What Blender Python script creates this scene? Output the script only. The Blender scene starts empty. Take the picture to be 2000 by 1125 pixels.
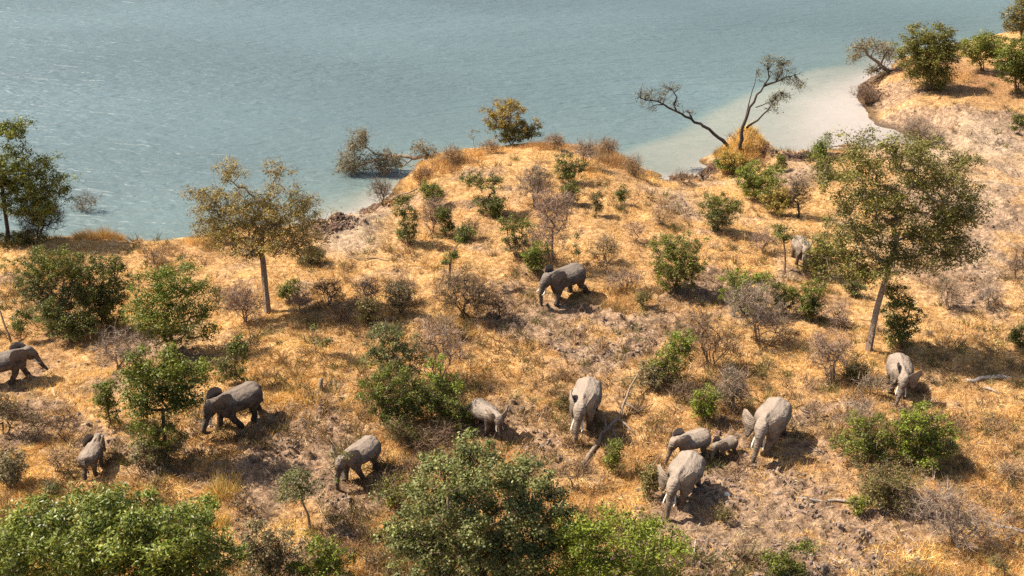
import bpy, bmesh, math, random
import numpy as np
from mathutils import Vector, Matrix

# ------------------------------------------------------------------ camera, sky, sun, exposure
scene = bpy.context.scene
CAM_H, PITCH, FOC = 22.0, math.radians(27.5), 1900.0        # metres, radians, focal length for a 2000 px wide frame
cam_data = bpy.data.cameras.new('camera')
cam_data.sensor_width = 36.0
cam_data.lens = 36.0 * FOC / 2000.0
cam_data.clip_start, cam_data.clip_end = 0.5, 9000.0
cam = bpy.data.objects.new('camera', cam_data)
cam.location = (0, 0, CAM_H)
cam.rotation_euler = (math.pi / 2 - PITCH, 0, 0)
scene.collection.objects.link(cam)
scene.camera = cam

SUN_EL = math.radians(51)
SHADOW = Vector((1.0, -0.20, 0)).normalized()                # plan direction in which shadows fall
to_sun = Vector((-SHADOW.x * math.cos(SUN_EL), -SHADOW.y * math.cos(SUN_EL), math.sin(SUN_EL)))
world = bpy.data.worlds.new('World'); scene.world = world; world.use_nodes = True
nt = world.node_tree
sky = nt.nodes.new('ShaderNodeTexSky'); sky.sky_type = 'NISHITA'; sky.sun_disc = False
sky.sun_elevation = SUN_EL
sky.sun_rotation = math.atan2(to_sun.x, to_sun.y)
sky.air_density = 1.0; sky.dust_density = 2.0; sky.ozone_density = 1.0
bg = nt.nodes['Background']; bg.inputs['Strength'].default_value = 0.09
nt.links.new(sky.outputs['Color'], bg.inputs['Color'])
sun_data = bpy.data.lights.new('sun', 'SUN'); sun_data.energy = 5.0; sun_data.angle = math.radians(0.5)
sun_data.color = (1.0, 0.93, 0.82)
sun = bpy.data.objects.new('sun', sun_data)
sun.rotation_euler = to_sun.to_track_quat('Z', 'Y').to_euler()
sun.location = (-40, 10, 60)
scene.collection.objects.link(sun)
vs = scene.view_settings
vs.view_transform = 'Standard'; vs.look = 'None'; vs.exposure = 0.88; vs.gamma = 1.0; vs.use_curve_mapping = False
scene.cycles.max_bounces = 6; scene.cycles.diffuse_bounces = 3; scene.cycles.transmission_bounces = 4
scene.cycles.use_denoising = False

# ------------------------------------------------------------------ helpers
COL = scene.collection

def make_mesh(name, V, F, col=None, smooth=False, attrs=None):
    """V (n,3) array, F list of (m,k) index arrays, col (n,3) point colours."""
    me = bpy.data.meshes.new(name)
    V = np.asarray(V, np.float32)
    F = [np.asarray(f, np.int32) for f in F if len(f)]
    me.vertices.add(len(V)); me.vertices.foreach_set('co', V.ravel())
    nl = sum(f.size for f in F); npol = sum(len(f) for f in F)
    me.loops.add(nl); me.polygons.add(npol)
    me.loops.foreach_set('vertex_index', np.concatenate([f.ravel() for f in F]))
    tot = np.concatenate([np.full(len(f), f.shape[1], np.int32) for f in F])
    start = np.concatenate([[0], np.cumsum(tot)[:-1]]).astype(np.int32)
    me.polygons.foreach_set('loop_start', start)
    me.polygons.foreach_set('loop_total', tot)
    me.polygons.foreach_set('use_smooth', np.full(npol, smooth, bool))
    if col is not None:
        a = me.attributes.new('col', 'FLOAT_COLOR', 'POINT')
        c = np.ones((len(V), 4), np.float32); c[:, :3] = col
        a.data.foreach_set('color', c.ravel())
    for k, v in (attrs or {}).items():
        a = me.attributes.new(k, 'FLOAT', 'POINT'); a.data.foreach_set('value', np.asarray(v, np.float32))
    me.update(calc_edges=True)
    return me

def obj(name, me, mat=None, parent=None, loc=None, rotz=0.0):
    o = bpy.data.objects.new(name, me)
    COL.objects.link(o)
    if mat is not None and me is not None and not me.materials:
        me.materials.append(mat)
    if parent is not None:
        o.parent = parent
    if loc is not None:
        o.location = loc
    o.rotation_euler = (0, 0, rotz)
    return o

def tag(o, label=None, cat=None, group=None, kind=None):
    if label: o['label'] = label
    if cat: o['category'] = cat
    if group: o['group'] = group
    if kind: o['kind'] = kind
    return o

# lattice noise, seeded
_T = np.random.default_rng(11).random((8, 256, 256)).astype(np.float64)
def vnoise(x, y, s=0):
    t = _T[s % 8]
    xi = np.floor(x).astype(np.int64); yi = np.floor(y).astype(np.int64)
    fx = x - xi; fy = y - yi
    fx = fx * fx * fx * (fx * (fx * 6 - 15) + 10); fy = fy * fy * fy * (fy * (fy * 6 - 15) + 10)
    a = t[xi & 255, yi & 255]; b = t[(xi + 1) & 255, yi & 255]
    c = t[xi & 255, (yi + 1) & 255]; d = t[(xi + 1) & 255, (yi + 1) & 255]
    return (a * (1 - fx) + b * fx) * (1 - fy) + (c * (1 - fx) + d * fx) * fy
def fbm(x, y, f, octv=4, s=0, gain=0.5):
    r = 0; a = 1; t = 0
    for i in range(octv):
        r = r + a * vnoise(x * f + 17.3 * i + 5.1 * s, y * f - 9.7 * i + 3.3 * s, s + i); t += a; a *= gain; f *= 2.03
    return r / t
def sstep(a, b, x):
    t = np.clip((x - a) / (b - a), 0, 1); return t * t * (3 - 2 * t)

# survey: a point of the photograph to a plan position at a known height or depth
_cp, _sp = math.cos(PITCH), math.sin(PITCH)
def ray(px, py):
    u = px - 1000.0; v = 562.5 - py
    return np.array([u, FOC * _cp + v * _sp, -FOC * _sp + v * _cp])
def at_z(px, py, z):
    r = ray(px, py); t = (z - CAM_H) / r[2]
    return np.array([0, 0, CAM_H]) + r * t
def at_y(px, py, Y):
    r = ray(px, py); return np.array([0, 0, CAM_H]) + r * (Y / r[1])
# ------------------------------------------------------------------ land: shoreline survey and height field
ZW = -1.6
# (photo x, photo y, height of the rim there, metres over which the bank climbs inland, outward slope)
SHORE = [(-900, 520, -0.3, 2, 1.2), (-250, 478, -0.3, 2, 1.2), (0, 470, -0.3, 2, 1.2), (80, 468, -0.3, 2, 1.2), (150, 458, -0.3, 2, 1.2),
 (215, 462, -0.3, 2, 1.2), (255, 470, -0.4, 2, 1.0), (300, 471, -0.6, 2, .9), (365, 464, -0.5, 2, .9), (420, 455, -0.8, 2.5, .8),
 (500, 448, -1.2, 3, .5), (570, 446, -1.5, 4, .3), (628, 434, ZW, 6.5, .2), (670, 418, ZW, 6.5, .2), (705, 408, ZW, 6, .2), (742, 394, ZW, 5, .25), (770, 376, ZW, 4, .3),
 (796, 347, -1.3, 1.5, .4), (825, 318, -0.5, 2, .9), (862, 298, -0.3, 2.5, 1.2), (925, 290, -0.3, 3, 1.2), (985, 283, -0.2, 3, 1.2), (1060, 276, -0.2, 3, 1.2),
 (1130, 283, -0.3, 3, 1.2), (1195, 292, -0.4, 3, 1.1), (1232, 312, -0.7, 4, .8), (1262, 334, -1.4, 7, .4), (1300, 343, ZW, 9, .15), (1350, 341, ZW, 9, .15), (1385, 326, ZW, 7, .2),
 (1398, 300, -1.0, 1, .6), (1425, 278, -0.5, 1, 1.1), (1475, 277, -0.5, 1, 1.1), (1500, 296, -1.2, 4, .4), (1545, 294, ZW, 9, .15), (1595, 291, ZW, 9, .15), (1660, 282, ZW, 8, .1),
 (1740, 283, ZW, 6, .1), (1795, 281, ZW, 3, .1), (1790, 268, ZW, 3, .1), (1745, 254, ZW, 3, .12), (1706, 242, ZW, 3.5, .12), (1688, 216, ZW, 4, .12), (1672, 192, ZW, 4, .12),
 (1674, 166, ZW, 3.5, .15), (1708, 148, ZW, 3, .2), (1745, 132, -1.5, 3, .3), (1768, 112, -1.2, 3, .5), (1830, 90, -0.8, 3, .8), (1885, 82, -0.5, 3, 1), (1960, 62, -0.4, 3, 1),
 (2060, 40, -0.4, 3, 1), (2300, 10, -0.4, 3, 1)]
_P = np.array([at_z(a, b, z)[:2] for a, b, z, w, s in SHORE])
_A = np.array([[z, w, s] for a, b, z, w, s in SHORE])
_P = np.vstack([[-1500, _P[0, 1] - 40], [-160, _P[0, 1] - 6], _P, [190, _P[-1, 1] + 60], [900, 700], [1500, 900]])
_A = np.vstack([_A[:1], _A[:1], _A, _A[-1:], _A[-1:], _A[-1:]])
_POLY = np.vstack([_P, [1500, -600], [-1500, -600]])

def shore_field(X, Y):
    """signed distance to the shoreline (positive on land) and the bank's attributes there"""
    x = np.ravel(X).astype(np.float64); y = np.ravel(Y).astype(np.float64)
    wob = 0.35
    x = x + wob * (fbm(x, y, 0.9, 3, 3) - .5) * 2; y = y + wob * (fbm(x, y, 0.9, 3, 5) - .5) * 2
    best = np.full(x.shape, 1e18); att = np.zeros(x.shape + (3,))
    for i in range(len(_P) - 1):
        a, b = _P[i], _P[i + 1]; d = b - a; L = d @ d
        t = np.clip(((x - a[0]) * d[0] + (y - a[1]) * d[1]) / L, 0, 1)
        q = (x - a[0] - t * d[0]) ** 2 + (y - a[1] - t * d[1]) ** 2
        m = q < best
        best = np.where(m, q, best)
        att[m] = _A[i] + t[m, None] * (_A[i + 1] - _A[i])
    ins = np.zeros(x.shape, bool)
    n = len(_POLY)
    for i in range(n):
        a, b = _POLY[i], _POLY[(i + 1) % n]
        c = ((a[1] > y) != (b[1] > y))
        with np.errstate(divide='ignore', invalid='ignore'):
            xi = (b[0] - a[0]) * (y - a[1]) / (b[1] - a[1] + 1e-12) + a[0]
        ins ^= c & (x < xi)
    sd = np.where(ins, 1, -1) * np.sqrt(best)
    return sd, att

def splat(x, y, items):
    m = np.zeros(x.shape)
    for px, py, rx, ry, amt in items:
        p = at_z(px, py, 0)
        k = math.hypot(p[1], CAM_H) / FOC
        sx = rx * k; sy = ry * k * math.hypot(p[1], CAM_H) / CAM_H
        q = ((x - p[0]) / sx) ** 2 + ((y - p[1]) / sy) ** 2
        m = m + amt * np.exp(-q)
    return m
MUD = [(690, 450, 65, 32, 1.3), (640, 440, 40, 22, 1.2), (560, 860, 80, 50, .8), (620, 900, 60, 60, .8), (690, 1010, 60, 60, .5), (520, 950, 70, 50, .6), (60, 880, 70, 70, .6), (1250, 680, 80, 60, .55),
 (1130, 700, 90, 50, .35), (1000, 640, 60, 40, .35), (1390, 560, 55, 35, .9), (1330, 420, 60, 30, .5), (1440, 1060, 130, 70, .7), (1380, 980, 60, 50, .7), (1560, 990, 90, 40, .6), (1850, 1030, 90, 60, .4),
 (1570, 800, 60, 50, .7), (1040, 880, 70, 40, .45), (1560, 335, 60, 40, 1.2), (1740, 220, 50, 30, 1.0), (1850, 250, 90, 40, 1.2), (1900, 330, 90, 40, 1.1), (1930, 440, 80, 60, .9), (1880, 560, 60, 70, .7), (1760, 180, 40, 20, .8),
 (1090, 620, 60, 25, .4), (330, 1000, 60, 40, .4), (1130, 470, 50, 30, .4), (780, 350, 20, 10, -.8), (1000, 300, 150, 40, -.6), (300, 500, 250, 40, -.7), (560, 480, 90, 25, -.2), (1230, 330, 40, 20, -.4), (640, 700, 90, 70, -.6), (840, 920, 60, 30, -.3)]
PALE = [(700, 440, 60, 34, 1.3), (680, 490, 70, 22, 1.0), (735, 420, 30, 20, 1.0), (1720, 230, 60, 45, 1.2), (1800, 290, 90, 30, 1.1), (1900, 260, 80, 30, .9), (1950, 360, 60, 30, .8), (1880, 400, 80, 60, .6), (1960, 300, 60, 40, .8), (1410, 330, 40, 15, .9), (1560, 320, 60, 25, .7),
 (1290, 370, 60, 15, .5), (1900, 500, 60, 60, .5), (1330, 395, 60, 25, .5), (1160, 690, 80, 50, .35), (1450, 1030, 130, 60, .3), (1720, 480, 60, 40, .5)]
# paths worn by the herd: chains of bare patches
TRAILS = [[(740, 1125), (700, 1040), (640, 960), (600, 880), (640, 800), (760, 640), (900, 650), (1010, 640), (1120, 605), (1260, 640)], [(1000, 640), (1120, 690), (1230, 690), (1290, 610), (1400, 560), (1390, 480), (1330, 420), (1300, 365)],
 [(1700, 1125), (1600, 1030), (1470, 990), (1400, 930), (1450, 880), (1590, 800), (1700, 800), (1850, 800), (2000, 860)], [(0, 800), (110, 790), (200, 860), (330, 940), (520, 960), (620, 900)], [(1820, 760), (1860, 620), (1900, 500), (1960, 380), (2000, 320)]]
for t_ in TRAILS:
    for (a0, b0), (a1, b1) in zip(t_[:-1], t_[1:]):
        k_ = max(2, int(math.hypot(a1 - a0, b1 - b0) / 22))
        for j_ in range(k_):
            MUD.append((a0 + (a1 - a0) * j_ / k_, b0 + (b1 - b0) * j_ / k_ + 7 * math.sin(j_ * 1.7 + a0), 22, 9, .62))
RED = [(190, 450, 70, 14, 1), (1050, 290, 110, 16, 1), (880, 320, 60, 25, .9), (1205, 305, 45, 22, 1), (90, 545, 60, 60, .4), (1850, 150, 120, 30, .8), (1930, 190, 80, 40, .6), (400, 500, 120, 25, .5), (1640, 1080, 50, 30, .7), (960, 860, 80, 30, .5), (1690, 1010, 60, 20, .5)]

ERODED = [(1840, 250, 120, 40, 1.0), (1740, 210, 40, 30, .8), (1930, 330, 110, 50, 1.0), (1930, 450, 90, 60, .7), (690, 460, 60, 25, .8)]
def fields(x, y):
    mud = splat(x, y, MUD) + (fbm(x, y, 0.16, 3, 1) - .5) * 2.2 + (fbm(x, y, 0.7, 3, 2) - .5) * 1.2 - .12
    er = np.clip(splat(x, y, ERODED), 0, 1)
    mud = mud * (1 - er) + er * (np.abs(fbm(x * .35 + y * .5, y * .35 - x * .12, .75, 3, 2) - .5) * 5 - .35)
    mud = sstep(-.2, .6, mud)
    pale = np.clip(splat(x, y, PALE), 0, 1)
    red = np.clip(splat(x, y, RED) + (fbm(x, y, 0.22, 3, 6) - .5) * 1.5, 0, 1)
    return mud, pale, red

MOUNDS = [(1010, 330, 8.5, .75), (1450, 287, 1.9, .9), (690, 455, 2.2, .55), (1850, 235, 5, .8), (1800, 280, 3, -.5), (1900, 330, 4, -.4), (1880, 140, 9, .6), (1940, 400, 4, .5), (1990, 340, 3, -.4), (350, 480, 6, .2), (1250, 540, 9, .25), (600, 690, 7, .25), (500, 900, 7, .2)]
_MP = [(at_z(a, b, 0), r, h) for a, b, r, h in MOUNDS]

def height(X, Y, fine=True, full=False):
    shp = np.shape(X)
    x = np.ravel(X).astype(np.float64); y = np.ravel(Y).astype(np.float64)
    sd, att = shore_field(x, y)
    zr, wi, so = att[:, 0], att[:, 1], att[:, 2]
    plat = (fbm(x, y, 0.07, 3, 4) - .5) * 0.9
    for p, r, h in _MP:
        plat = plat + h * np.exp(-((x - p[0]) ** 2 + (y - p[1]) ** 2) / (r * r))
    plat = plat * sstep(0, 6, sd)
    p = _MP[1][0]; plat = plat + 1.0 * np.exp(-((x - p[0]) ** 2 + (y - p[1]) ** 2) / 1.7) * sstep(-.2, .8, sd)
    k = sstep(0, 1, sd / np.maximum(wi, .1))
    land = zr + (0 - zr) * k + plat
    # eroded steps on the wide bare banks
    gul = sstep(3.3, 4.2, wi) * sstep(.2, 1.5, sd) * (1 - sstep(5, 9, sd)) * .7
    land = land + gul * (np.abs(fbm(x, y, .45, 3, 7) - .5) * 1.3 - .2)
    er = splat(x, y, ERODED); er = np.clip(er, 0, 1)
    rid = 1 - np.abs(fbm(x * .35 + y * .5, y * .35 - x * .12, .75, 3, 2) - .5) * 4
    land = land + er * (np.clip(rid, -.6, 1) * .45 - .1) * sstep(.3, 1.5, sd)
    sea = np.maximum(zr + so * sd, -4.5)
    z = np.where(sd > 0, land, sea)
    mud, pale, red = fields(x, y)
    if fine:
        n1 = fbm(x, y, 1.5, 3, 1); n2 = fbm(x, y, 3.3, 2, 6)
        cl = np.maximum(0, n2 - .47) * .75 + np.maximum(0, n1 - .5) * .35
        on = sstep(0, .8, sd)
        z = z + on * (mud * (cl - .07) + (1 - mud) * ((fbm(x, y, 1.1, 3, 2) - .5) * .30 + (fbm(x, y, .35, 2, 5) - .5) * .35))
    if full:
        return z, sd, mud, pale, red
    return z.reshape(shp)

def h1(x, y):
    return float(height(np.array([x]), np.array([y]), False)[0])

def ground_at(px, py):
    z = 0.0
    for _ in range(14):
        p = at_z(px, py, z); z = .5 * z + .5 * max(h1(p[0], p[1]), -3)
    return Vector((p[0], p[1], h1(p[0], p[1])))

def axis(parts):
    v = [parts[0][0]]
    for a, b, s in parts:
        n = max(1, int(round((b - a) / s))); v += list(np.linspace(a, b, n + 1)[1:])
    return np.array(v)
def spread(start, step, grow, limit):
    out = []; p = start
    while abs(p) < limit:
        step *= grow; p += step if start >= 0 else -step; out.append(p)
    return np.array(out)

# ------------------------------------------------------------------ materials
def new_mat(name):
    m = bpy.data.materials.new(name); m.use_nodes = True
    n = m.node_tree; b = n.nodes['Principled BSDF']
    return m, n, b
def N(n, t, **kw):
    x = n.nodes.new(t)
    for k, v in kw.items():
        if k in x.inputs: x.inputs[k].default_value = v
        else: setattr(x, k, v)
    return x
def mixc(n, fac, a, b, mode='MIX'):
    m = n.nodes.new('ShaderNodeMix'); m.data_type = 'RGBA'; m.blend_type = mode
    for i, v in ((0, fac), (6, a), (7, b)):
        if hasattr(v, 'is_output'): n.links.new(v, m.inputs[i])
        else: m.inputs[i].default_value = v if i == 0 else (*v, 1)
    return m.outputs[2]
def ramp(n, src, stops):
    r = n.nodes.new('ShaderNodeValToRGB'); e = r.color_ramp.elements
    while len(e) < len(stops): e.new(.5)
    for i, (p, c) in enumerate(stops):
        e[i].position = p; e[i].color = (*c, 1) if len(c) == 3 else c
    n.links.new(src, r.inputs[0]); return r.outputs[0]
def g(v): return (v, v, v)

def ground_material():
    m, n, b = new_mat('dry_savanna_ground'); L = n.links.new
    geo = N(n, 'ShaderNodeNewGeometry')
    amud = N(n, 'ShaderNodeAttribute', attribute_name='mud'); apale = N(n, 'ShaderNodeAttribute', attribute_name='pale'); ared = N(n, 'ShaderNodeAttribute', attribute_name='red')
    def noise(scale, detail=6, rough=.6):
        t = N(n, 'ShaderNodeTexNoise'); t.inputs['Scale'].default_value = scale; t.inputs['Detail'].default_value = detail; t.inputs['Roughness'].default_value = rough
        L(geo.outputs['Position'], t.inputs['Vector']); return t.outputs[0]
    nb, nm, nf = noise(.8), noise(4.5, 5), noise(17, 5, .7)
    straw = ramp(n, nm, [(.3, (.26, .128, .052)), (.45, (.50, .27, .10)), (.58, (.66, .395, .16)), (.72, (.80, .54, .25))])
    redc = ramp(n, nm, [(.3, (.22, .105, .045)), (.5, (.37, .19, .085)), (.7, (.50, .28, .12))])
    mudc = ramp(n, nm, [(.3, (.11, .068, .043)), (.45, (.265, .165, .10)), (.58, (.44, .28, .165)), (.75, (.60, .40, .24))])
    palec = ramp(n, nm, [(.3, (.22, .15, .105)), (.5, (.44, .315, .21)), (.7, (.57, .43, .29))])
    c = mixc(n, ared.outputs['Fac'], straw, redc)
    # ragged edge of the bare patches
    ed = N(n, 'ShaderNodeMath', operation='MULTIPLY_ADD'); L(nf, ed.inputs[0]); ed.inputs[1].default_value = 1.3; ed.inputs[2].default_value = -.65
    ad = N(n, 'ShaderNodeMath', operation='ADD', use_clamp=True); L(ed.outputs[0], ad.inputs[0]); L(amud.outputs['Fac'], ad.inputs[1])
    c = mixc(n, ad.outputs[0], c, mudc)
    pl = N(n, 'ShaderNodeMath', operation='MULTIPLY'); L(apale.outputs['Fac'], pl.inputs[0]); pl.inputs[1].default_value = .75
    c = mixc(n, pl.outputs[0], c, palec)
    c = mixc(n, 1.0, c, ramp(n, nf, [(.32, g(.42)), (.5, g(.95)), (.66, g(1.25))]), 'MULTIPLY')
    c = mixc(n, 1.0, c, ramp(n, nb, [(.32, g(.66)), (.5, g(1.0)), (.68, g(1.15))]), 'MULTIPLY')
    # wet, dark strip at the water line
    sep = N(n, 'ShaderNodeSeparateXYZ'); L(geo.outputs['Position'], sep.inputs[0])
    wet = N(n, 'ShaderNodeMapRange', clamp=True); L(sep.outputs['Z'], wet.inputs[0]); wet.inputs[1].default_value = ZW + .04; wet.inputs[2].default_value = ZW + .34; wet.inputs[3].default_value = .38; wet.inputs[4].default_value = 1.0
    wv = N(n, 'ShaderNodeCombineColor'); [L(wet.outputs[0], wv.inputs[i]) for i in range(3)]
    c = mixc(n, 1.0, c, wv.outputs[0], 'MULTIPLY')
    L(c, b.inputs['Base Color']); b.inputs['Roughness'].default_value = .95; b.inputs['Specular IOR Level'].default_value = .1
    sm = N(n, 'ShaderNodeMath', operation='ADD'); L(nm, sm.inputs[0]); L(nf, sm.inputs[1])
    bp = N(n, 'ShaderNodeBump'); bp.inputs['Strength'].default_value = .9; bp.inputs['Distance'].default_value = .09
    L(sm.outputs[0], bp.inputs['Height']); L(bp.outputs[0], b.inputs['Normal'])
    return m

def water_material():
    m, n, b = new_mat('lake_water'); L = n.links.new
    geo = N(n, 'ShaderNodeNewGeometry'); a = N(n, 'ShaderNodeAttribute', attribute_name='silt')
    def noise(scale, sc, detail=3, rough=.55, rot=0.0, dist=0.0):
        mp = N(n, 'ShaderNodeMapping'); mp.inputs['Scale'].default_value = sc; mp.inputs['Rotation'].default_value = (0, 0, rot)
        L(geo.outputs['Position'], mp.inputs[0])
        t = N(n, 'ShaderNodeTexNoise'); t.inputs['Scale'].default_value = scale; t.inputs['Detail'].default_value = detail; t.inputs['Roughness'].default_value = rough; t.inputs['Distortion'].default_value = dist
        L(mp.outputs[0], t.inputs['Vector']); return t.outputs[0]
    big = noise(.035, (.5, 1, 1), 3)
    mid = noise(.5, (.4, 1, 1), 4, .6, .2)
    s = N(n, 'ShaderNodeMath', operation='MULTIPLY_ADD', use_clamp=True); L(mid, s.inputs[0]); s.inputs[1].default_value = .10; 
    o = N(n, 'ShaderNodeMath', operation='ADD'); L(a.outputs['Fac'], o.inputs[0]); o.inputs[1].default_value = -.05
    L(o.outputs[0], s.inputs[2])
    c = ramp(n, s.outputs[0], [(0, (.096, .134, .138)), (.25, (.118, .158, .146)), (.5, (.195, .205, .165)), (.72, (.315, .28, .232)), (1.0, (.40, .335, .29))])
    c = mixc(n, 1.0, c, ramp(n, big, [(.35, g(.86)), (.65, g(1.14))]), 'MULTIPLY')
    L(c, b.inputs['Base Color'])
    b.inputs['Roughness'].default_value = .46; b.inputs['IOR'].default_value = 1.33; b.inputs['Specular IOR Level'].default_value = .5
    w1 = noise(1.15, (.30, 1, 1), 2, .5, .2, .8); w2 = noise(3.0, (.36, 1, 1), 2, .55, -.1, .5); w3 = noise(.30, (.22, 1, 1), 2, .5, .1)
    m1 = N(n, 'ShaderNodeMath', operation='MULTIPLY_ADD'); L(w2, m1.inputs[0]); m1.inputs[1].default_value = .42; L(w1, m1.inputs[2])
    m2 = N(n, 'ShaderNodeMath', operation='MULTIPLY_ADD'); L(w3, m2.inputs[0]); m2.inputs[1].default_value = .8; L(m1.outputs[0], m2.inputs[2])
    bp = N(n, 'ShaderNodeBump'); lane = N(n, 'ShaderNodeMapRange'); L(noise(.045, (.35, 1, 1), 3, .55, .12), lane.inputs[0]); lane.inputs[1].default_value = .35; lane.inputs[2].default_value = .65; lane.inputs[3].default_value = .7; lane.inputs[4].default_value = 1.0
    cal = N(n, 'ShaderNodeMath', operation='MULTIPLY_ADD'); L(a.outputs['Fac'], cal.inputs[0]); cal.inputs[1].default_value = -.85; cal.inputs[2].default_value = 1.0
    cm = N(n, 'ShaderNodeMath', operation='MULTIPLY'); L(cal.outputs[0], cm.inputs[0]); L(lane.outputs[0], cm.inputs[1])
    L(cm.outputs[0], bp.inputs['Strength']); bp.inputs['Distance'].default_value = .43
    L(m2.outputs[0], bp.inputs['Height']); L(bp.outputs[0], b.inputs['Normal'])
    return m

def attr_material(name, rough=.6, spec=.3, transl=0.0, bump=0.0, bscale=20, vary=.0):
    m, n, b = new_mat(name); L = n.links.new
    a = N(n, 'ShaderNodeAttribute', attribute_name='col')
    c = a.outputs['Color']
    if vary:
        geo = N(n, 'ShaderNodeNewGeometry'); t = N(n, 'ShaderNodeTexNoise'); t.inputs['Scale'].default_value = bscale; t.inputs['Detail'].default_value = 4
        L(geo.outputs['Position'], t.inputs['Vector'])
        c = mixc(n, 1.0, c, ramp(n, t.outputs[0], [(.3, g(1 - vary)), (.7, g(1 + vary))]), 'MULTIPLY')
        if bump:
            bp = N(n, 'ShaderNodeBump'); bp.inputs['Strength'].default_value = bump; bp.inputs['Distance'].default_value = .03
            L(t.outputs[0], bp.inputs['Height']); L(bp.outputs[0], b.inputs['Normal'])
    L(c, b.inputs['Base Color']); b.inputs['Roughness'].default_value = rough; b.inputs['Specular IOR Level'].default_value = spec
    if transl:
        tr = N(n, 'ShaderNodeBsdfTranslucent'); tc = mixc(n, 1.0, c, (1.15, 1.2, .6), 'MULTIPLY'); L(tc, tr.inputs[0])
        mx = N(n, 'ShaderNodeMixShader'); mx.inputs[0].default_value = transl
        L(b.outputs[0], mx.inputs[1]); L(tr.outputs[0], mx.inputs[2]); L(mx.outputs[0], n.nodes['Material Output'].inputs[0])
    return m

M_GROUND = ground_material(); M_WATER = water_material()
M_LEAF = attr_material('leaf', .5, .25, .20)
M_GLOSSY = attr_material('glossy_leaf', .42, .35, .20)
M_BARK = attr_material('bark', .9, .1, 0, .6, 14, .35)
M_GRASS = attr_material('dry_grass', .8, .15, .25)
M_CLOD = attr_material('earth_clod', .95, .1, 0, .8, 12, .25)

# ------------------------------------------------------------------ ground sheet
gx = axis([(-34, 34, .16)]); gy = axis([(17, 52, .125), (52, 72, .2), (72, 105, .36)])
gx = np.concatenate([spread(-34, .16, 1.11, 1500)[::-1], gx, spread(34, .16, 1.09, 1500)])
gy = np.concatenate([(17 - (spread(0, .15, 1.2, 600)))[::-1], gy, 105 + spread(0, .3, 1.15, 1300)])
GX, GY = np.meshgrid(gx, gy)
z, sd, mud, pale, red = height(GX, GY, True, True)
nx, ny = len(gx), len(gy)
V = np.stack([GX.ravel(), GY.ravel(), z], 1)
i = np.arange(nx - 1)[None, :] + nx * np.arange(ny - 1)[:, None]
Fq = np.stack([i, i + 1, i + nx + 1, i + nx], -1).reshape(-1, 4)
# far out under the lake the bed is never seen: keep only what lies near the shore or above it
keep = (sd[Fq] > -14).any(1)
Fq = Fq[keep]
used = np.unique(Fq); remap = np.zeros(len(V), np.int64); remap[used] = np.arange(len(used))
me = make_mesh('ground', V[used], [remap[Fq]], smooth=True, attrs={'mud': mud[used], 'pale': pale[used], 'red': red[used]})
tag(obj('ground', me, M_GROUND), kind='structure')
print('ground quads', len(Fq))

# ------------------------------------------------------------------ lake
wx = np.concatenate([spread(-60, .5, 1.15, 4000)[::-1], axis([(-60, 75, .7)]), spread(75, .5, 1.15, 4000)])
wy = np.concatenate([axis([(34, 110, .55)]), 110 + spread(0, .4, 1.12, 5000)])
WX, WY = np.meshgrid(wx, wy)
wsd, watt = shore_field(WX, WY)
X_, Y_ = WX.ravel(), WY.ravel()
def poly_sd(x, y, pts):
    p = np.array([at_z(a, b, ZW)[:2] for a, b in pts]); ins = np.zeros(x.shape, bool); best = np.full(x.shape, 1e18)
    for k in range(len(p)):
        a, b = p[k], p[(k + 1) % len(p)]
        c = ((a[1] > y) != (b[1] > y)); ins ^= c & (x < (b[0] - a[0]) * (y - a[1]) / (b[1] - a[1] + 1e-12) + a[0])
        d = b - a; t = np.clip(((x - a[0]) * d[0] + (y - a[1]) * d[1]) / (d @ d), 0, 1)
        best = np.minimum(best, (x - a[0] - t * d[0]) ** 2 + (y - a[1] - t * d[1]) ** 2)
    return np.where(ins, 1, -1) * np.sqrt(best)
wn = (fbm(X_, Y_, .12, 4, 2) - .5)
plume = poly_sd(X_ + wn * 3, Y_ + wn * 3, [(1180, 290), (1290, 255), (1360, 215), (1430, 180), (1500, 152), (1570, 128), (1640, 119), (1700, 116), (1790, 108), (1860, 180), (1830, 330), (1500, 380), (1240, 380)])
core = poly_sd(X_ + wn * 5, Y_ + wn * 5, [(1500, 290), (1530, 240), (1545, 195), (1600, 160), (1680, 130), (1770, 120), (1830, 200), (1830, 330), (1500, 330)])
near = np.exp(-np.maximum(-wsd, 0) / 3.2)
silt = .16 * np.exp(-np.maximum(-wsd, 0) / 14) + .62 * near * (.8 + wn * 1.5)
silt = np.maximum(silt, sstep(-.5, 2.4, plume) * (.50 + .12 * sstep(0, 12, plume)) + .33 * sstep(-1, 6, core) * sstep(0, 1, plume))
bay = poly_sd(X_ + wn * 4, Y_ + wn * 4, [(560, 470), (650, 395), (720, 355), (790, 335), (830, 330), (800, 420), (650, 480)])
silt = np.maximum(silt, .72 * np.exp(-np.maximum(-wsd, 0) / 1.4))
silt = np.maximum(silt, .66 * sstep(-2.0, 2.6, bay))
leftdeep = sstep(-30, -12, X_) * .0
nx, ny = len(wx), len(wy)
V = np.stack([X_, Y_, np.full(len(X_), ZW)], 1)
i = np.arange(nx - 1)[None, :] + nx * np.arange(ny - 1)[:, None]
Fq = np.stack([i, i + 1, i + nx + 1, i + nx], -1).reshape(-1, 4)
keep = (wsd[Fq] < 2).any(1); Fq = Fq[keep]
used = np.unique(Fq); remap = np.zeros(len(V), np.int64); remap[used] = np.arange(len(used))
me = make_mesh('lake', V[used], [remap[Fq]], smooth=True, attrs={'silt': np.clip(silt[used], 0, 1)})
tag(obj('lake', me, M_WATER), kind='structure')
print('lake quads', len(Fq))
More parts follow.
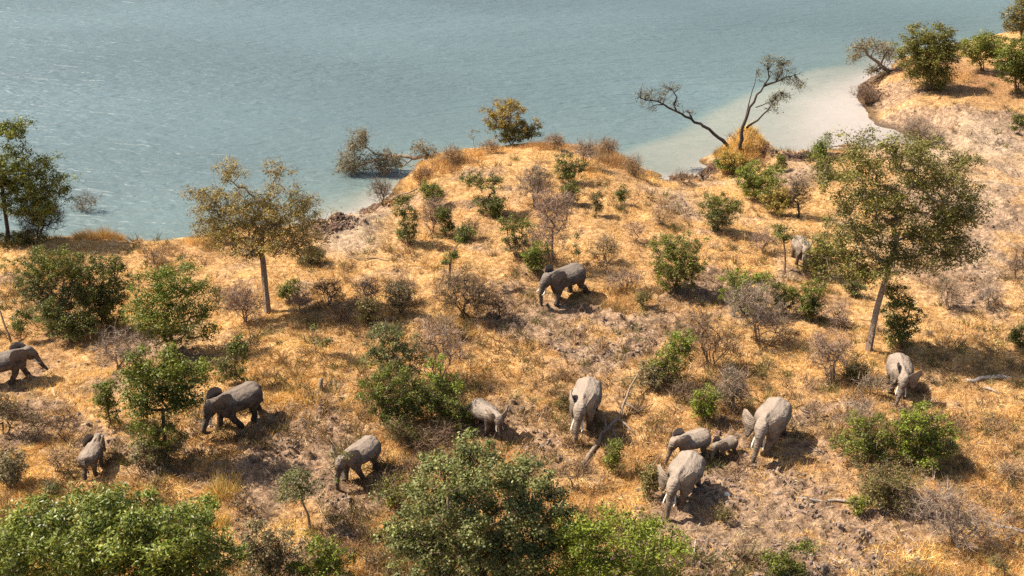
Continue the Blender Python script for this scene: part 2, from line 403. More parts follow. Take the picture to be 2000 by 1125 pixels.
# ------------------------------------------------------------------ growing plants
STAT = [0, 0, 0]
def part(name, me, mat, parent):
    STAT[1] += sum(1 for _ in ()) + len(me.loops) - 2 * len(me.polygons)
    o = obj(name, me, mat, parent)
    o['kind'] = 'stuff'          # countless leaves or twigs of one plant
    return o
def ortho(d):
    d = d / np.maximum(np.linalg.norm(d, axis=-1, keepdims=True), 1e-9)
    h = np.where(np.abs(d[..., 2:3]) < .9, np.array([0, 0, 1.0]), np.array([1.0, 0, 0]))
    a = np.cross(d, h); a /= np.maximum(np.linalg.norm(a, axis=-1, keepdims=True), 1e-9)
    return d, a, np.cross(d, a)

def tubes(p0, p1, r0, r1, n=5):
    """one open prism for every edge"""
    m = len(p0)
    if m == 0: return np.zeros((0, 3)), np.zeros((0, 4), int)
    d, a, b = ortho(p1 - p0)
    t = np.arange(n) * 2 * np.pi / n
    ring = np.cos(t)[None, :, None] * a[:, None, :] + np.sin(t)[None, :, None] * b[:, None, :]
    V = np.concatenate([p0[:, None, :] + ring * r0[:, None, None], p1[:, None, :] + ring * r1[:, None, None]], 1).reshape(-1, 3)
    k = np.arange(n); q = np.stack([k, (k + 1) % n, n + (k + 1) % n, n + k], 1)
    return V, (q[None] + (np.arange(m) * 2 * n)[:, None, None]).reshape(-1, 4)

def blades(p, d, L, w, rng):
    """thin triangles along direction d"""
    m = len(p); d, a, b = ortho(d)
    s = rng.random((m, 1)) * 6.28; side = np.cos(s) * a + np.sin(s) * b
    V = np.stack([p - side * w[:, None] / 2, p + side * w[:, None] / 2, p + d * L[:, None]], 1).reshape(-1, 3)
    return V, np.arange(3 * m).reshape(-1, 3)

def leaves(p, L, w, rng, up=.35, droop=0.0, quad=False, out=None):
    """small pointed leaves (or leaflet sprays); four-cornered where they are near enough to show a blade"""
    m = len(p)
    d = rng.normal(size=(m, 3)); d[:, 2] = d[:, 2] * .6 - droop
    nrm = rng.normal(size=(m, 3)) * (1.0 if out is None else .55); nrm[:, 2] += up * (3 if out is None else 1.6)
    if out is not None: nrm += out * 1.5       # blades turn outward from their spray
    d /= np.linalg.norm(d, axis=1, keepdims=True)
    s = np.cross(nrm, d); s /= np.maximum(np.linalg.norm(s, axis=1, keepdims=True), 1e-6)
    L = L[:, None]; w = w[:, None]
    if quad:
        V = np.stack([p - d * L * .5, p + s * w * .5, p + d * L * .5, p - s * w * .5], 1).reshape(-1, 3)
        return V, np.arange(4 * m).reshape(-1, 4)
    V = np.stack([p - d * L * .4 - s * w * .6, p - d * L * .4 + s * w * .6, p + d * L * .6], 1).reshape(-1, 3)
    return V, np.arange(3 * m).reshape(-1, 3)

PAL = {  # leaf base colours: main, second, share of the second
 'lime': ((.13, .155, .018), (.235, .24, .042), .38), 'greygreen': ((.125, .135, .036), (.235, .225, .08), .36), 'dark': ((.098, .112, .016), (.17, .175, .034), .3),
 'mid': ((.145, .155, .020), (.235, .225, .04), .32), 'olive': ((.138, .128, .022), (.22, .19, .044), .38), 'straw': ((.33, .22, .045), (.215, .17, .032), .42),
 'bright': ((.155, .19, .018), (.26, .265, .035), .3), 'rust': ((.34, .15, .04), (.22, .145, .035), .4), 'gold': ((.33, .22, .04), (.20, .175, .03), .4),
 'khaki': ((.20, .15, .048), (.135, .125, .03), .45), 'drab': ((.18, .15, .066), (.27, .20, .10), .4)}
BARKS = {'grey': (.26, .19, .135), 'brown': (.17, .11, .07), 'dark': (.065, .05, .04), 'pale': (.36, .30, .24), 'pink': (.29, .195, .135), 'tan': (.26, .18, .11)}

def grow(base, lobes, rng, stems=1, trunk=None, clump=.34, dens=1.0, tip=.010, wander=.18, low=.12):
    """skeleton from the base to clumps scattered through the lobes.
    lobes: list of (centre, radii). returns nodes, parents, radii, clump node ids"""
    pts = []
    for c, r in lobes:
        n = max(3, int(dens * 4.4 * (r[0] * r[2] + r[0] * r[1] + r[1] * r[2]) / 3 * 4 / (clump * clump * 3.1)))
        d = rng.normal(size=(n, 3)); d /= np.linalg.norm(d, axis=1, keepdims=True)
        rad = rng.random((n, 1)) ** .42
        shoot = rng.random((n, 1)) < .09
        rad = np.where(shoot, 1.0 + .24 * rng.random((n, 1)), rad); d[:, 2] = np.where(shoot[:, 0], np.abs(d[:, 2]) * .8 + .1, d[:, 2])
        pts.append(c + d * rad * np.array(r))
    pts = np.vstack(pts)
    gz = base[2]
    pts = pts[pts[:, 2] > gz + low]
    pos = [np.array(base, float)]; par = [-1]
    if trunk is not None:
        for p in trunk: pos.append(np.array(p)); par.append(len(pos) - 2)
        roots = [len(pos) - 1]
        if len(pos) > 3: roots += [len(pos) - 2]
        if len(pos) > 4: roots += [len(pos) - 3]
        ntrunk = len(pos)
    else:
        roots = []
        cen = pts.mean(0)
        for k in range(stems):
            tgt = pts[rng.integers(len(pts))]
            f = .28 + .15 * rng.random()
            e = pos[0] + (tgt - pos[0]) * f + np.array([0, 0, .12 * (cen[2] - gz)]) + rng.normal(size=3) * .08
            m = pos[0] + (e - pos[0]) * .5 + rng.normal(size=3) * .06
            s0 = pos[0] + np.append(rng.normal(size=2) * .10 * (stems > 1), -.05)
            pos.append(s0); par.append(0); pos.append(m); par.append(len(pos) - 2); pos.append(e); par.append(len(pos) - 2)
            roots.append(len(pos) - 1)
    top = pos[roots[0]]
    order = np.argsort(np.linalg.norm(pts - np.mean([pos[r] for r in roots], 0), axis=1))
    cand = list(roots); cl = []
    scale = np.linalg.norm(pts.max(0) - pts.min(0)) + 1e-6
    buf = np.zeros((len(pts) * 4 + len(cand) + 8, 3)); nb = len(cand); buf[:nb] = [pos[c] for c in cand]
    for k in order:
        cp = buf[:nb]
        p = pts[k]
        dv = p - cp
        dist = np.linalg.norm(dv, axis=1)
        cost = dist + .35 * np.maximum(0, cp[:, 2] - p[2])
        j = cand[int(np.argmin(cost))]
        a = pos[j]; L = np.linalg.norm(p - a)
        if L > .45:
            nseg = 2 if L < 1.4 else 3
            last = j
            for q in range(1, nseg):
                t = q / nseg
                mpt = a + (p - a) * t + rng.normal(size=3) * wander * L * .35 + np.array([0, 0, .10 * L * math.sin(math.pi * t)])
                pos.append(mpt); par.append(last); last = len(pos) - 1; cand.append(last); buf[nb] = mpt; nb += 1
            pos.append(p); par.append(last)
        else:
            pos.append(p); par.append(j)
        cand.append(len(pos) - 1); buf[nb] = p; nb += 1; cl.append(len(pos) - 1)
    pos = np.array(pos); par = np.array(par)
    cnt = np.zeros(len(pos)); cnt[cl] = 1
    for k in range(len(pos) - 1, 0, -1): cnt[par[k]] += cnt[k]
    rad = tip * .62 * np.maximum(cnt, 1) ** .46
    if trunk is not None: rad[:ntrunk] *= np.linspace(1.12, .82, ntrunk)
    return pos, par, rad, np.array(cl)

def vary(c, n, rng, v=.22, h=.10):
    k = 1 + (rng.random((n, 1)) - .5) * 2 * v
    return np.array(c)[None] * k * (1 + (rng.random((n, 3)) - .5) * 2 * h)

def wood_mesh(name, pos, par, rad, bark, rng, sides=4, flare=1.25):
    k = np.arange(1, len(pos))
    r0 = np.minimum(rad[par[k]] * .95, rad[k] * 2.1); r1 = rad[k]
    r0 = np.where(par[k] == 0, r0 * flare, r0)
    V, F = tubes(pos[par[k]], pos[k], r0, r1, sides)
    col = np.repeat(vary(BARKS[bark], len(k), rng, .18, .05), 2 * sides, 0)
    return make_mesh(name, V, [F], col)

def twig_arrays(pos, par, cl, rng, per=6, L=.35, w=.014, up=.5):
    c = np.repeat(cl, per); p = pos[c] + rng.normal(size=(len(c), 3)) * .04
    grow_dir = pos[cl] - pos[par[cl]]; grow_dir = np.repeat(grow_dir / np.maximum(np.linalg.norm(grow_dir, axis=1, keepdims=True), 1e-6), per, 0)
    d = grow_dir * .8 + rng.normal(size=p.shape) * .6 + np.array([0, 0, up * .5])
    LL = L * (.5 + rng.random(len(p)))
    V, F = blades(p, d, LL, np.full(len(p), w), rng)
    d1 = d / np.linalg.norm(d, axis=1, keepdims=True)
    # side twigs
    p2 = p + d1 * (LL * (.3 + .4 * rng.random(len(p))))[:, None]
    V2, F2 = blades(p2, d1 + rng.normal(size=p.shape) * .8, LL * .6, np.full(len(p), w * .7), rng)
    return np.vstack([V, V2]), np.vstack([F, F2 + len(V)])

def lobes_from(base, spec, rng, flat=.85):
    """photo boxes (x, y, rx, ry) to lobes standing over the base"""
    out = []
    for it in spec:
        x, y, rx, ry = it[:4]
        k0 = math.hypot(base[1], CAM_H - base[2]) / FOC
        rd = rx * k0 * flat
        dy = it[4] if len(it) > 4 else (rng.random() - .5) * .5 * rd
        c = at_y(x, y, base[1] + dy)
        k = np.linalg.norm(c - np.array([0, 0, CAM_H])) / FOC
        dep = math.atan2(CAM_H - c[2], c[1])
        R = rx * k; ap = ry * k
        rz = math.sqrt(max(ap * ap - (rd * math.sin(dep)) ** 2, (.45 * ap) ** 2)) / math.cos(dep)
        out.append((c, (R, rd, rz)))
    return out

def plant(name, label, cat, base, spec, pal='mid', bark='brown', seed=0, stems=1, trunk=None, clump=.34, dens=1.0, leaf=(.12, .06), lpc=46, twigs=0,
          tip=.011, group=None, glossy=False, droop=0.0, spread_=.55, bare=0.0, pal2=None, flat=.85, up=.35, depth=0.0, quad=False):
    rng = np.random.default_rng(seed + 1000)
    B = ground_at(*base); b = np.array(B)
    if depth: b[1] += depth; b[2] = h1(b[0], b[1])
    lobes = lobes_from(b, spec, rng, flat)
    tr = None
    if trunk is not None:
        tr = [at_y(x, y, b[1] + (rng.random() - .5) * .15) for x, y in trunk]
    pos, par, rad, cl = grow(b, lobes, rng, stems, tr, clump, dens, tip)
    root = tag(obj(name, None, loc=b), label, cat, group)
    STAT[0] += len(cl)
    pos0 = pos - b
    pos0[0, 2] -= .15
    obj('trunk' if stems == 1 else 'stems', wood_mesh('wood', pos0, par, rad, bark, rng), M_BARK, root)
    # twigs
    if twigs:
        V, F = twig_arrays(pos0, par, cl, rng, twigs, clump * 1.3, .016)
        part('twigs', make_mesh('twigs', V, [F], np.repeat(vary(BARKS[bark], len(F), rng, .3, .06) * 1.15, 3, 0)), M_BARK, root)
    if lpc:
        keepc = cl[rng.random(len(cl)) >= bare]
        if len(keepc) == 0: keepc = cl
        n = np.maximum(2, (lpc * (.85 if quad else 1.35) * (.45 + 1.1 * rng.random(len(keepc)))).astype(int))
        c = np.repeat(keepc, n)
        cr = np.repeat(clump * (.7 + .6 * rng.random(len(keepc))), n)[:, None]
        g_ = rng.normal(size=(len(c), 3)); g_ /= np.maximum(np.linalg.norm(g_, axis=1, keepdims=True), 1e-6)
        p = pos0[c] + g_ * (rng.random((len(c), 1)) ** .6) * cr * spread_ * 2 * np.array([1, 1, .72])
        p[:, 2] = np.maximum(p[:, 2], .03)
        sz = 1.0 if quad else .8
        L = sz * leaf[0] * (.65 + .7 * rng.random(len(c))); w = sz * leaf[1] * (.65 + .7 * rng.random(len(c)))
        V, F = leaves(p, L, w, rng, up, droop, quad, g_)
        a, b2, share = PAL[pal]
        cc = vary(a, len(c), rng, .25, .08)
        # each clump leans to one shade of its own; the second colour is mixed in leaf by leaf
        ctint = np.repeat(.66 + .68 * rng.random(len(keepc)), n)[:, None]
        s2 = rng.random(len(c)) < share
        cc[s2] = vary(b2, int(s2.sum()), rng, .25, .08)
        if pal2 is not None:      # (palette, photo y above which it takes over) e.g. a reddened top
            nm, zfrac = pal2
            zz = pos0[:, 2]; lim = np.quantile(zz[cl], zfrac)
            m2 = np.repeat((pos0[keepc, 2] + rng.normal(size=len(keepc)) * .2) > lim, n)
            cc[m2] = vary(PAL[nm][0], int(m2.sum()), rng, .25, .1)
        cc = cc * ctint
        part('crown' if stems == 1 else 'foliage', make_mesh('leaves', V, [F], np.repeat(cc, F.shape[1], 0)), M_GLOSSY if glossy else M_LEAF, root)
    return root

def bare_shrub(label, base, spec, bark='pink', seed=0, stems=7, clump=.26, dens=1.2, twigs=6, tip=.0105, cat='bush', pal=None, lpc=0, group='leafless thorn shrubs', name='bare_shrub', leaf=(.07, .04), tw=.42):
    rng = np.random.default_rng(seed + 5000)
    B = ground_at(*base); b = np.array(B)
    lobes = lobes_from(b, spec, rng)
    pos, par, rad, cl = grow(b, lobes, rng, stems, None, clump, dens, tip, .3, .05)
    pos0 = pos - b; pos0[0, 2] -= .1
    root = tag(obj(name, None, loc=b), label, cat, group)
    obj('stems', wood_mesh('wood', pos0, par, rad, bark, rng, 3), M_BARK, root)
    V, F = twig_arrays(pos0, par, cl, rng, twigs, tw, .018, .7)
    part('twigs', make_mesh('twigs', V, [F], np.repeat(vary(BARKS[bark], len(F), rng, .3, .07) * 1.1, 3, 0)), M_BARK, root)
    if lpc:
        c = np.repeat(cl, lpc * 2)
        p = pos0[c] + rng.normal(size=(len(c), 3)) * clump * .5; p[:, 2] = np.maximum(p[:, 2], .03)
        V, F = leaves(p, leaf[0] * (.6 + .8 * rng.random(len(c))), leaf[1] * (.6 + .8 * rng.random(len(c))), rng)
        a, b2, share = PAL[pal]; cc = vary(a, len(c), rng, .3, .1); s2 = rng.random(len(c)) < share; cc[s2] = vary(b2, int(s2.sum()), rng, .3, .1)
        part('foliage', make_mesh('leaves', V, [F], np.repeat(cc, F.shape[1], 0)), M_LEAF, root)
    return root

def limb_path(pts, r0, r1, rng, wob=.05, seg=.35):
    """subdivide a polyline of world points into a knotty limb"""
    P = [np.array(p, float) for p in pts]; out = [P[0]]
    for a, b in zip(P[:-1], P[1:]):
        n = max(1, int(np.linalg.norm(b - a) / seg))
        for k in range(1, n + 1):
            q = a + (b - a) * k / n
            if k < n: q = q + rng.normal(size=3) * wob
            out.append(q)
    out = np.array(out); r = np.linspace(r0, r1, len(out)) * (1 + .12 * (rng.random(len(out)) - .5))
    return out, r
def limb_mesh(paths, bark, rng, sides=7, origin=(0, 0, 0), name='wood'):
    Vs, Fs, C, off = [], [], [], 0
    for P, r in paths:
        P = P - np.array(origin)
        d = np.gradient(P, axis=0); d, a, b = ortho(d)
        # keep frames consistent
        for k in range(1, len(a)):
            a[k] = a[k - 1] - d[k] * (a[k - 1] @ d[k]); a[k] /= max(np.linalg.norm(a[k]), 1e-6); b[k] = np.cross(d[k], a[k])
        t = np.arange(sides) * 2 * np.pi / sides
        ring = np.cos(t)[None, :, None] * a[:, None] + np.sin(t)[None, :, None] * b[:, None]
        V = (P[:, None] + ring * r[:, None, None] * (1 + .1 * (rng.random((len(P), sides, 1)) - .5))).reshape(-1, 3)
        V = np.vstack([V, P[0], P[-1]])
        k = np.arange(sides); q = np.stack([k, (k + 1) % sides, sides + (k + 1) % sides, sides + k], 1)
        F = (q[None] + (np.arange(len(P) - 1) * sides)[:, None, None]).reshape(-1, 4) + off
        n = len(P) * sides
        t1 = np.stack([(k + 1) % sides, k, np.full(sides, n)], 1) + off
        t2 = np.stack([k + (len(P) - 1) * sides, (k + 1) % sides + (len(P) - 1) * sides, np.full(sides, n + 1)], 1) + off
        Vs.append(V); Fs.append(F); C.append(np.vstack([t1, t2])); off += len(V)
    V = np.vstack(Vs)
    return make_mesh(name, V, [np.vstack(Fs), np.vstack(C)], vary(BARKS[bark], len(V), rng, .15, .04), smooth=True)

def limb_tree(name, label, cat, base, limbs, tips, bark, seed, pal=None, lpc=0, leaf=(.11, .055), twigs=5, clump=.3, tw=.35, group=None, z=None):
    """a tree drawn limb by limb: limbs = list of (points [(x, y, dy)...], r0, r1); tips = foliage boxes (x, y, rx, ry)"""
    rng = np.random.default_rng(seed + 9000)
    B = np.array(ground_at(*base)) if z is None else at_z(base[0], base[1], z)
    paths = []
    for pts, r0, r1 in limbs:
        paths.append(limb_path([at_y(x, y, B[1] + dy) for x, y, dy in pts], r0, r1, rng))
    root = tag(obj(name, None, loc=B), label, cat, group)
    obj('trunk', limb_mesh(paths[:1], bark, rng, 8, B), M_BARK, root)
    for p in paths[1:]:
        obj('limb', limb_mesh([p], bark, rng, 6, B), M_BARK, root)
    allp = np.vstack([p for p, r in paths])
    pts = []
    for it in tips:
        x, y, rx, ry, n = it[:5]; dy = it[5] if len(it) > 5 else 0
        for _ in range(n):
            a = rng.random() * 6.283; q = math.sqrt(rng.random())
            pts.append(at_y(x + rx * q * math.cos(a), y + ry * q * math.sin(a), B[1] + dy + rng.normal() * .35))
    pts = np.array(pts); par = []
    for p in pts:
        par.append(allp[np.argmin(np.linalg.norm(allp - p, axis=1) + .3 * rng.random(len(allp)))])
    par = np.array(par)
    mid = (pts + par) / 2 + rng.normal(size=pts.shape) * .10 + np.array([0, 0, .04])
    V1, F1 = tubes(par - B, mid - B, np.full(len(pts), .022), np.full(len(pts), .014), 4)
    V2, F2 = tubes(mid - B, pts - B, np.full(len(pts), .014), np.full(len(pts), .008), 4)
    pos = np.vstack([mid, pts]) - B; pr = np.concatenate([np.zeros(len(pts), int), np.arange(len(pts))]); cl = np.arange(len(pts), 2 * len(pts))
    V3, F3 = twig_arrays(pos, pr, cl, rng, twigs, tw, .016, .2)
    V = np.vstack([V1, V2, V3])
    part('twigs', make_mesh('twigs', V, [np.vstack([F1, F2 + len(V1)]), F3 + len(V1) + len(V2)], vary(BARKS[bark], len(V), rng, .25, .06) * 1.1), M_BARK, root)
    if lpc:
        c = np.repeat(cl, (lpc * 1.6 * (.3 + 1.4 * rng.random(len(cl)))).astype(int))
        p = pos[c] + rng.normal(size=(len(c), 3)) * clump * .6
        V, F = leaves(p, leaf[0] * (.6 + .8 * rng.random(len(c))), leaf[1] * (.6 + .8 * rng.random(len(c))), rng, .3, .2)
        a, b2, share = PAL[pal]; cc = vary(a, len(c), rng, .3, .1); s2 = rng.random(len(c)) < share; cc[s2] = vary(b2, int(s2.sum()), rng, .3, .1)
        part('foliage', make_mesh('leaves', V, [F], np.repeat(cc, F.shape[1], 0)), M_LEAF, root)
    return root
# ------------------------------------------------------------------ trees
def box(x0, x1, y0, y1, n=3, seed=0, sub=.62):
    """lobes that together fill a photo box unevenly"""
    r = np.random.default_rng(seed + 77); cx, cy = (x0 + x1) / 2, (y0 + y1) / 2; hx, hy = (x1 - x0) / 2, (y1 - y0) / 2
    out = [(cx, cy, hx * .72, hy * .72)]
    for k in range(n):
        a = k * 6.283 / n + r.random() * 1.6
        out.append((cx + math.cos(a) * hx * (1 - sub) * 1.15, cy + math.sin(a) * hy * (1 - sub) * 1.15, hx * sub * (.75 + .35 * r.random()), hy * sub * (.75 + .35 * r.random())))
    return out

TREES = 'trees along the lake shore'
plant('tree', 'tall dark green tree at the water, cut off by the left edge of the photo', 'tree', (14, 478),
      [(18, 258, 36, 26), (-25, 330, 50, 60), (55, 320, 42, 34), (95, 370, 45, 42), (60, 405, 45, 32), (20, 360, 40, 40), (-40, 400, 40, 35)], 'mid', 'dark', 1,
      trunk=[(15, 450), (8, 400), (4, 360), (8, 315)], clump=.38, dens=.95, leaf=(.14, .075), lpc=50, twigs=3, tip=.012, bare=.06)
plant('tree', 'yellow-brown thinly leaved tree with a bare trunk standing alone near the left shore', 'tree', (522, 607),
      [(452, 335, 24, 24), (545, 330, 26, 18), (398, 378, 36, 16), (455, 405, 66, 40), (530, 410, 70, 48), (590, 425, 52, 42), (500, 455, 95, 38), (430, 440, 52, 30), (575, 475, 60, 28), (480, 490, 40, 20)], 'straw', 'grey', 2,
      trunk=[(519, 570), (516, 535), (514, 512), (509, 488), (513, 455), (505, 425)], clump=.34, dens=1.0, leaf=(.10, .05), lpc=50, twigs=5, tip=.013, bare=.04)
plant('tree', 'large olive-green tree with a wide crown and bare leaning trunk on the right', 'tree', (1695, 690),
      [(1694, 294, 51, 36), (1773, 302, 63, 41), (1848, 333, 59, 49), (1879, 400, 48, 53), (1662, 352, 59, 51), (1755, 371, 88, 57), (1834, 429, 72, 52), (1694, 429, 81, 51), (1648, 472, 53, 41), (1787, 481, 85, 47), (1718, 515, 72, 39), (1864, 486, 51, 39), (1667, 534, 46, 22)], 'olive', 'grey', 3,
      trunk=[(1703, 650), (1712, 605), (1722, 570), (1734, 535), (1742, 500), (1756, 455)], clump=.38, dens=1.0, leaf=(.115, .06), lpc=48, twigs=2, tip=.0105)
plant('tree', 'broad bright green tree crown filling the bottom left corner', 'tree', (225, 1270),
      [(60, 1050, 100, 70), (170, 1020, 110, 62), (290, 1020, 105, 62), (380, 1068, 85, 66), (230, 1070, 160, 90), (60, 1120, 110, 70), (330, 1130, 120, 80), (190, 1150, 150, 80), (-40, 1090, 80, 70)], 'lime', 'brown', 4,
      trunk=[(225, 1230), (225, 1200)], clump=.40, dens=1.05, leaf=(.13, .045), lpc=135, tip=.013, glossy=True, droop=.25, up=.5, spread_=.44, quad=True)
plant('tree', 'grey-green leafy tree at the bottom centre with dark branches showing through', 'tree', (945, 1180),
      [(940, 905, 80, 36), (1020, 930, 62, 36), (870, 925, 60, 40), (850, 985, 90, 45), (960, 985, 110, 50), (1060, 995, 70, 42), (810, 1045, 72, 48), (900, 1065, 100, 55), (1010, 1065, 95, 50), (1090, 1050, 45, 38), (850, 1110, 80, 40), (1000, 1120, 90, 40)], 'greygreen', 'brown', 5,
      trunk=[(945, 1130), (942, 1090), (935, 1055)], clump=.30, dens=1.0, leaf=(.095, .06), lpc=95, twigs=2, tip=.010, spread_=.5, quad=True)
plant('tree', 'fresh green tree at the bottom edge right of the grey-green tree', 'tree', (1210, 1200),
      [(1150, 1040, 62, 42), (1230, 1030, 60, 40), (1290, 1065, 50, 45), (1180, 1095, 90, 50), (1280, 1115, 60, 40), (1110, 1090, 50, 45)], 'bright', 'brown', 6,
      trunk=[(1210, 1165), (1208, 1130)], clump=.30, dens=1.1, leaf=(.09, .045), lpc=80, tip=.011, quad=True)
plant('tree', 'yellowish green round-crowned tree left of centre, behind a darker tree', 'tree', (340, 690),
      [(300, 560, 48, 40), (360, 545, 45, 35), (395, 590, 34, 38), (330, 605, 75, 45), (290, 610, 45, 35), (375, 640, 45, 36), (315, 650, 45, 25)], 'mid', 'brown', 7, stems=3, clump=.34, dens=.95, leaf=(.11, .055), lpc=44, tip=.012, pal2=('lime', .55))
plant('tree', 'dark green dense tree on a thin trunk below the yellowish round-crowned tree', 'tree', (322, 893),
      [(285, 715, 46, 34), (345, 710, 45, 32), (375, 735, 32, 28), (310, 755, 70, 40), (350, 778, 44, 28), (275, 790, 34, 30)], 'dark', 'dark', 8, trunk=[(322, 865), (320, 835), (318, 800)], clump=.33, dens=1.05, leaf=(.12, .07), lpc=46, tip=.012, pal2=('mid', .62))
plant('tree', 'rounded olive bush-tree on the far right headland above its own shadow', 'tree', (1812, 176),
      [(1815, 75, 40, 26), (1785, 100, 34, 34), (1840, 105, 32, 36), (1812, 120, 54, 38), (1815, 150, 42, 22)], 'olive', 'brown', 9, stems=5, clump=.42, dens=1.0, leaf=(.16, .09), lpc=46, tip=.016)
plant('tree', 'green tree on the far headland between the rounded olive tree and the right edge', 'tree', (1920, 138),
      [(1900, 90, 26, 20), (1930, 85, 25, 18), (1925, 108, 30, 18)], 'mid', 'brown', 10, stems=4, clump=.4, dens=1.1, leaf=(.16, .09), lpc=46, tip=.015)
plant('tree', 'brownish olive tree at the top right corner of the photo', 'tree', (1992, 78), [(1985, 28, 24, 28), (2005, 15, 25, 28), (1980, 52, 20, 14), (2010, 50, 20, 20)], 'khaki', 'brown', 11, stems=4, clump=.45, dens=1.0, leaf=(.18, .10), lpc=44, tip=.016)
plant('tree', 'dark green leafy tree cut by the right edge on the far headland', 'tree', (1985, 182), [(1975, 100, 26, 26), (2005, 110, 36, 36), (1975, 135, 28, 24), (2005, 150, 34, 24)], 'dark', 'brown', 12, stems=4, clump=.42, dens=1.1, leaf=(.16, .09), lpc=48, tip=.015, pal2=('mid', .7))
plant('tree', 'slender little tree with a small flat crown left of the half-hidden elephant', 'tree', (1533, 532), [(1525, 452, 22, 13), (1537, 462, 14, 8)], 'dark', 'brown', 13, trunk=[(1534, 510), (1533, 490), (1530, 470)], clump=.24, dens=1.2, leaf=(.09, .05), lpc=34, twigs=4, tip=.014)
plant('tree', 'crooked little tree leaning right with a small dark crown, left of the walking dark elephant', 'tree', (878, 562), [(905, 460, 22, 17), (885, 498, 14, 8), (872, 512, 8, 8)], 'dark', 'brown', 14, trunk=[(878, 535), (880, 510), (884, 493), (895, 476)], clump=.24, dens=1.2, leaf=(.10, .06), lpc=44, twigs=5, tip=.016)
plant('tree', 'small grey-green tree with forked trunk above the bottom centre-left edge', 'tree', (605, 1030), [(575, 945, 30, 24), (600, 960, 24, 22), (560, 968, 20, 16), (590, 930, 16, 16)], 'greygreen', 'grey', 15, trunk=[(602, 1005), (592, 985)], clump=.22, dens=1.0, leaf=(.08, .045), lpc=34, twigs=4, tip=.011)

# limb by limb: leaning, fallen and drowned trees
limb_tree('leaning_tree', 'dark nearly bare tree leaning left over the lake from the yellow grass mound', 'tree', (1430, 288),
  [([(1428, 292, 0), (1412, 274, 0), (1385, 252, .1), (1350, 232, .2), (1320, 217, .3), (1295, 203, .3), (1270, 196, .4), (1250, 190, .4)], .13, .035),
   ([(1322, 218, .3), (1316, 205, .2), (1322, 190, .1), (1312, 174, 0)], .07, .02), ([(1296, 204, .3), (1280, 205, .5), (1264, 212, .6)], .05, .02), ([(1352, 233, .2), (1346, 220, .3), (1340, 216, .3)], .06, .03)],
  [(1262, 180, 22, 12, 16), (1310, 172, 22, 10, 16), (1255, 195, 14, 14, 8), (1318, 207, 12, 10, 8), (1345, 217, 12, 6, 6), (1268, 212, 14, 6, 5), (1285, 190, 18, 8, 8), (1300, 190, 10, 10, 6)], 'dark', 21, 'drab', 6, clump=.22, twigs=4, tw=.45)
limb_tree('leaning_tree', 'dark sparsely leaved tree leaning right over the milky water from the yellow grass mound', 'tree', (1450, 288),
  [([(1446, 292, 0), (1448, 262, 0), (1456, 235, 0), (1464, 210, .1), (1478, 185, .1), (1492, 168, .2), (1502, 152, .2), (1500, 138, .1)], .14, .04),
   ([(1458, 250, 0), (1480, 235, -.2), (1500, 215, -.3), (1512, 195, -.3), (1524, 180, -.2)], .08, .025), ([(1492, 168, .2), (1515, 160, .3), (1535, 150, .3), (1552, 148, .3)], .08, .02), ([(1455, 235, 0), (1462, 205, .3), (1470, 175, .4), (1478, 142, .5)], .05, .012), ([(1515, 160, .3), (1528, 140, .2), (1530, 125, .1)], .05, .015), ([(1476, 210, .1), (1490, 205, 0), (1505, 198, -.1)], .04, .02)],
  [(1508, 130, 22, 16, 24), (1540, 150, 28, 14, 28), (1562, 165, 9, 9, 10), (1525, 185, 20, 12, 18), (1515, 200, 16, 8, 10), (1530, 122, 20, 8, 10), (1500, 118, 8, 10, 6), (1480, 150, 6, 14, 5), (1510, 215, 14, 8, 6)], 'dark', 22, 'khaki', 7, clump=.24, twigs=4, tw=.45)
limb_tree('fallen_tree', 'fallen tree lying from the headland grass out into the lake with drooping grey leaves', 'fallen tree', (868, 302),
  [([(872, 303, 0), (840, 306, .2), (800, 306, .5), (765, 305, .8), (735, 312, 1.0), (705, 322, 1.0), (685, 333, .8)], .17, .06),
   ([(765, 306, .8), (730, 300, 1.2), (712, 285, 1.4), (706, 262, 1.5)], .09, .02), ([(808, 307, .5), (796, 318, .2), (788, 325, 0)], .07, .02), ([(825, 313, .2), (812, 322, -.1), (802, 325, -.2)], .06, .02), ([(838, 306, .2), (826, 296, .2), (815, 288, .2)], .05, .02), ([(712, 290, 1.4), (714, 268, 1.2), (713, 258, 1.2)], .05, .02)],
  [(698, 272, 18, 24, 34), (682, 310, 20, 26, 36), (705, 320, 22, 18, 26), (745, 312, 24, 20, 38), (775, 315, 16, 14, 14), (818, 290, 12, 12, 14), (840, 297, 14, 10, 14), (670, 330, 16, 12, 16), (755, 328, 24, 8, 14)], 'grey', 23, 'drab', 15, clump=.30, twigs=7, tw=.5, leaf=(.12, .06))
limb_tree('fallen_tree', 'half-toppled bare tree with grey twigs at the far headland point beside the milky water', 'fallen tree', (1738, 142),
  [([(1738, 140, 0), (1720, 128, .1), (1700, 112, .2), (1690, 98, .2), (1682, 92, .2)], .18, .05), ([(1720, 128, .1), (1728, 108, 0), (1745, 98, -.1)], .10, .03), ([(1700, 112, .2), (1712, 92, .3), (1718, 84, .3)], .08, .02), ([(1722, 132, .1), (1705, 140, -.3), (1695, 145, -.5)], .09, .03)],
  [(1678, 98, 22, 14, 22), (1705, 88, 26, 12, 26), (1740, 105, 16, 14, 20), (1665, 115, 12, 8, 8), (1725, 98, 18, 12, 14), (1715, 138, 22, 8, 20)], 'grey', 24, 'drab', 16, clump=.34, leaf=(.15, .08), tw=.6)

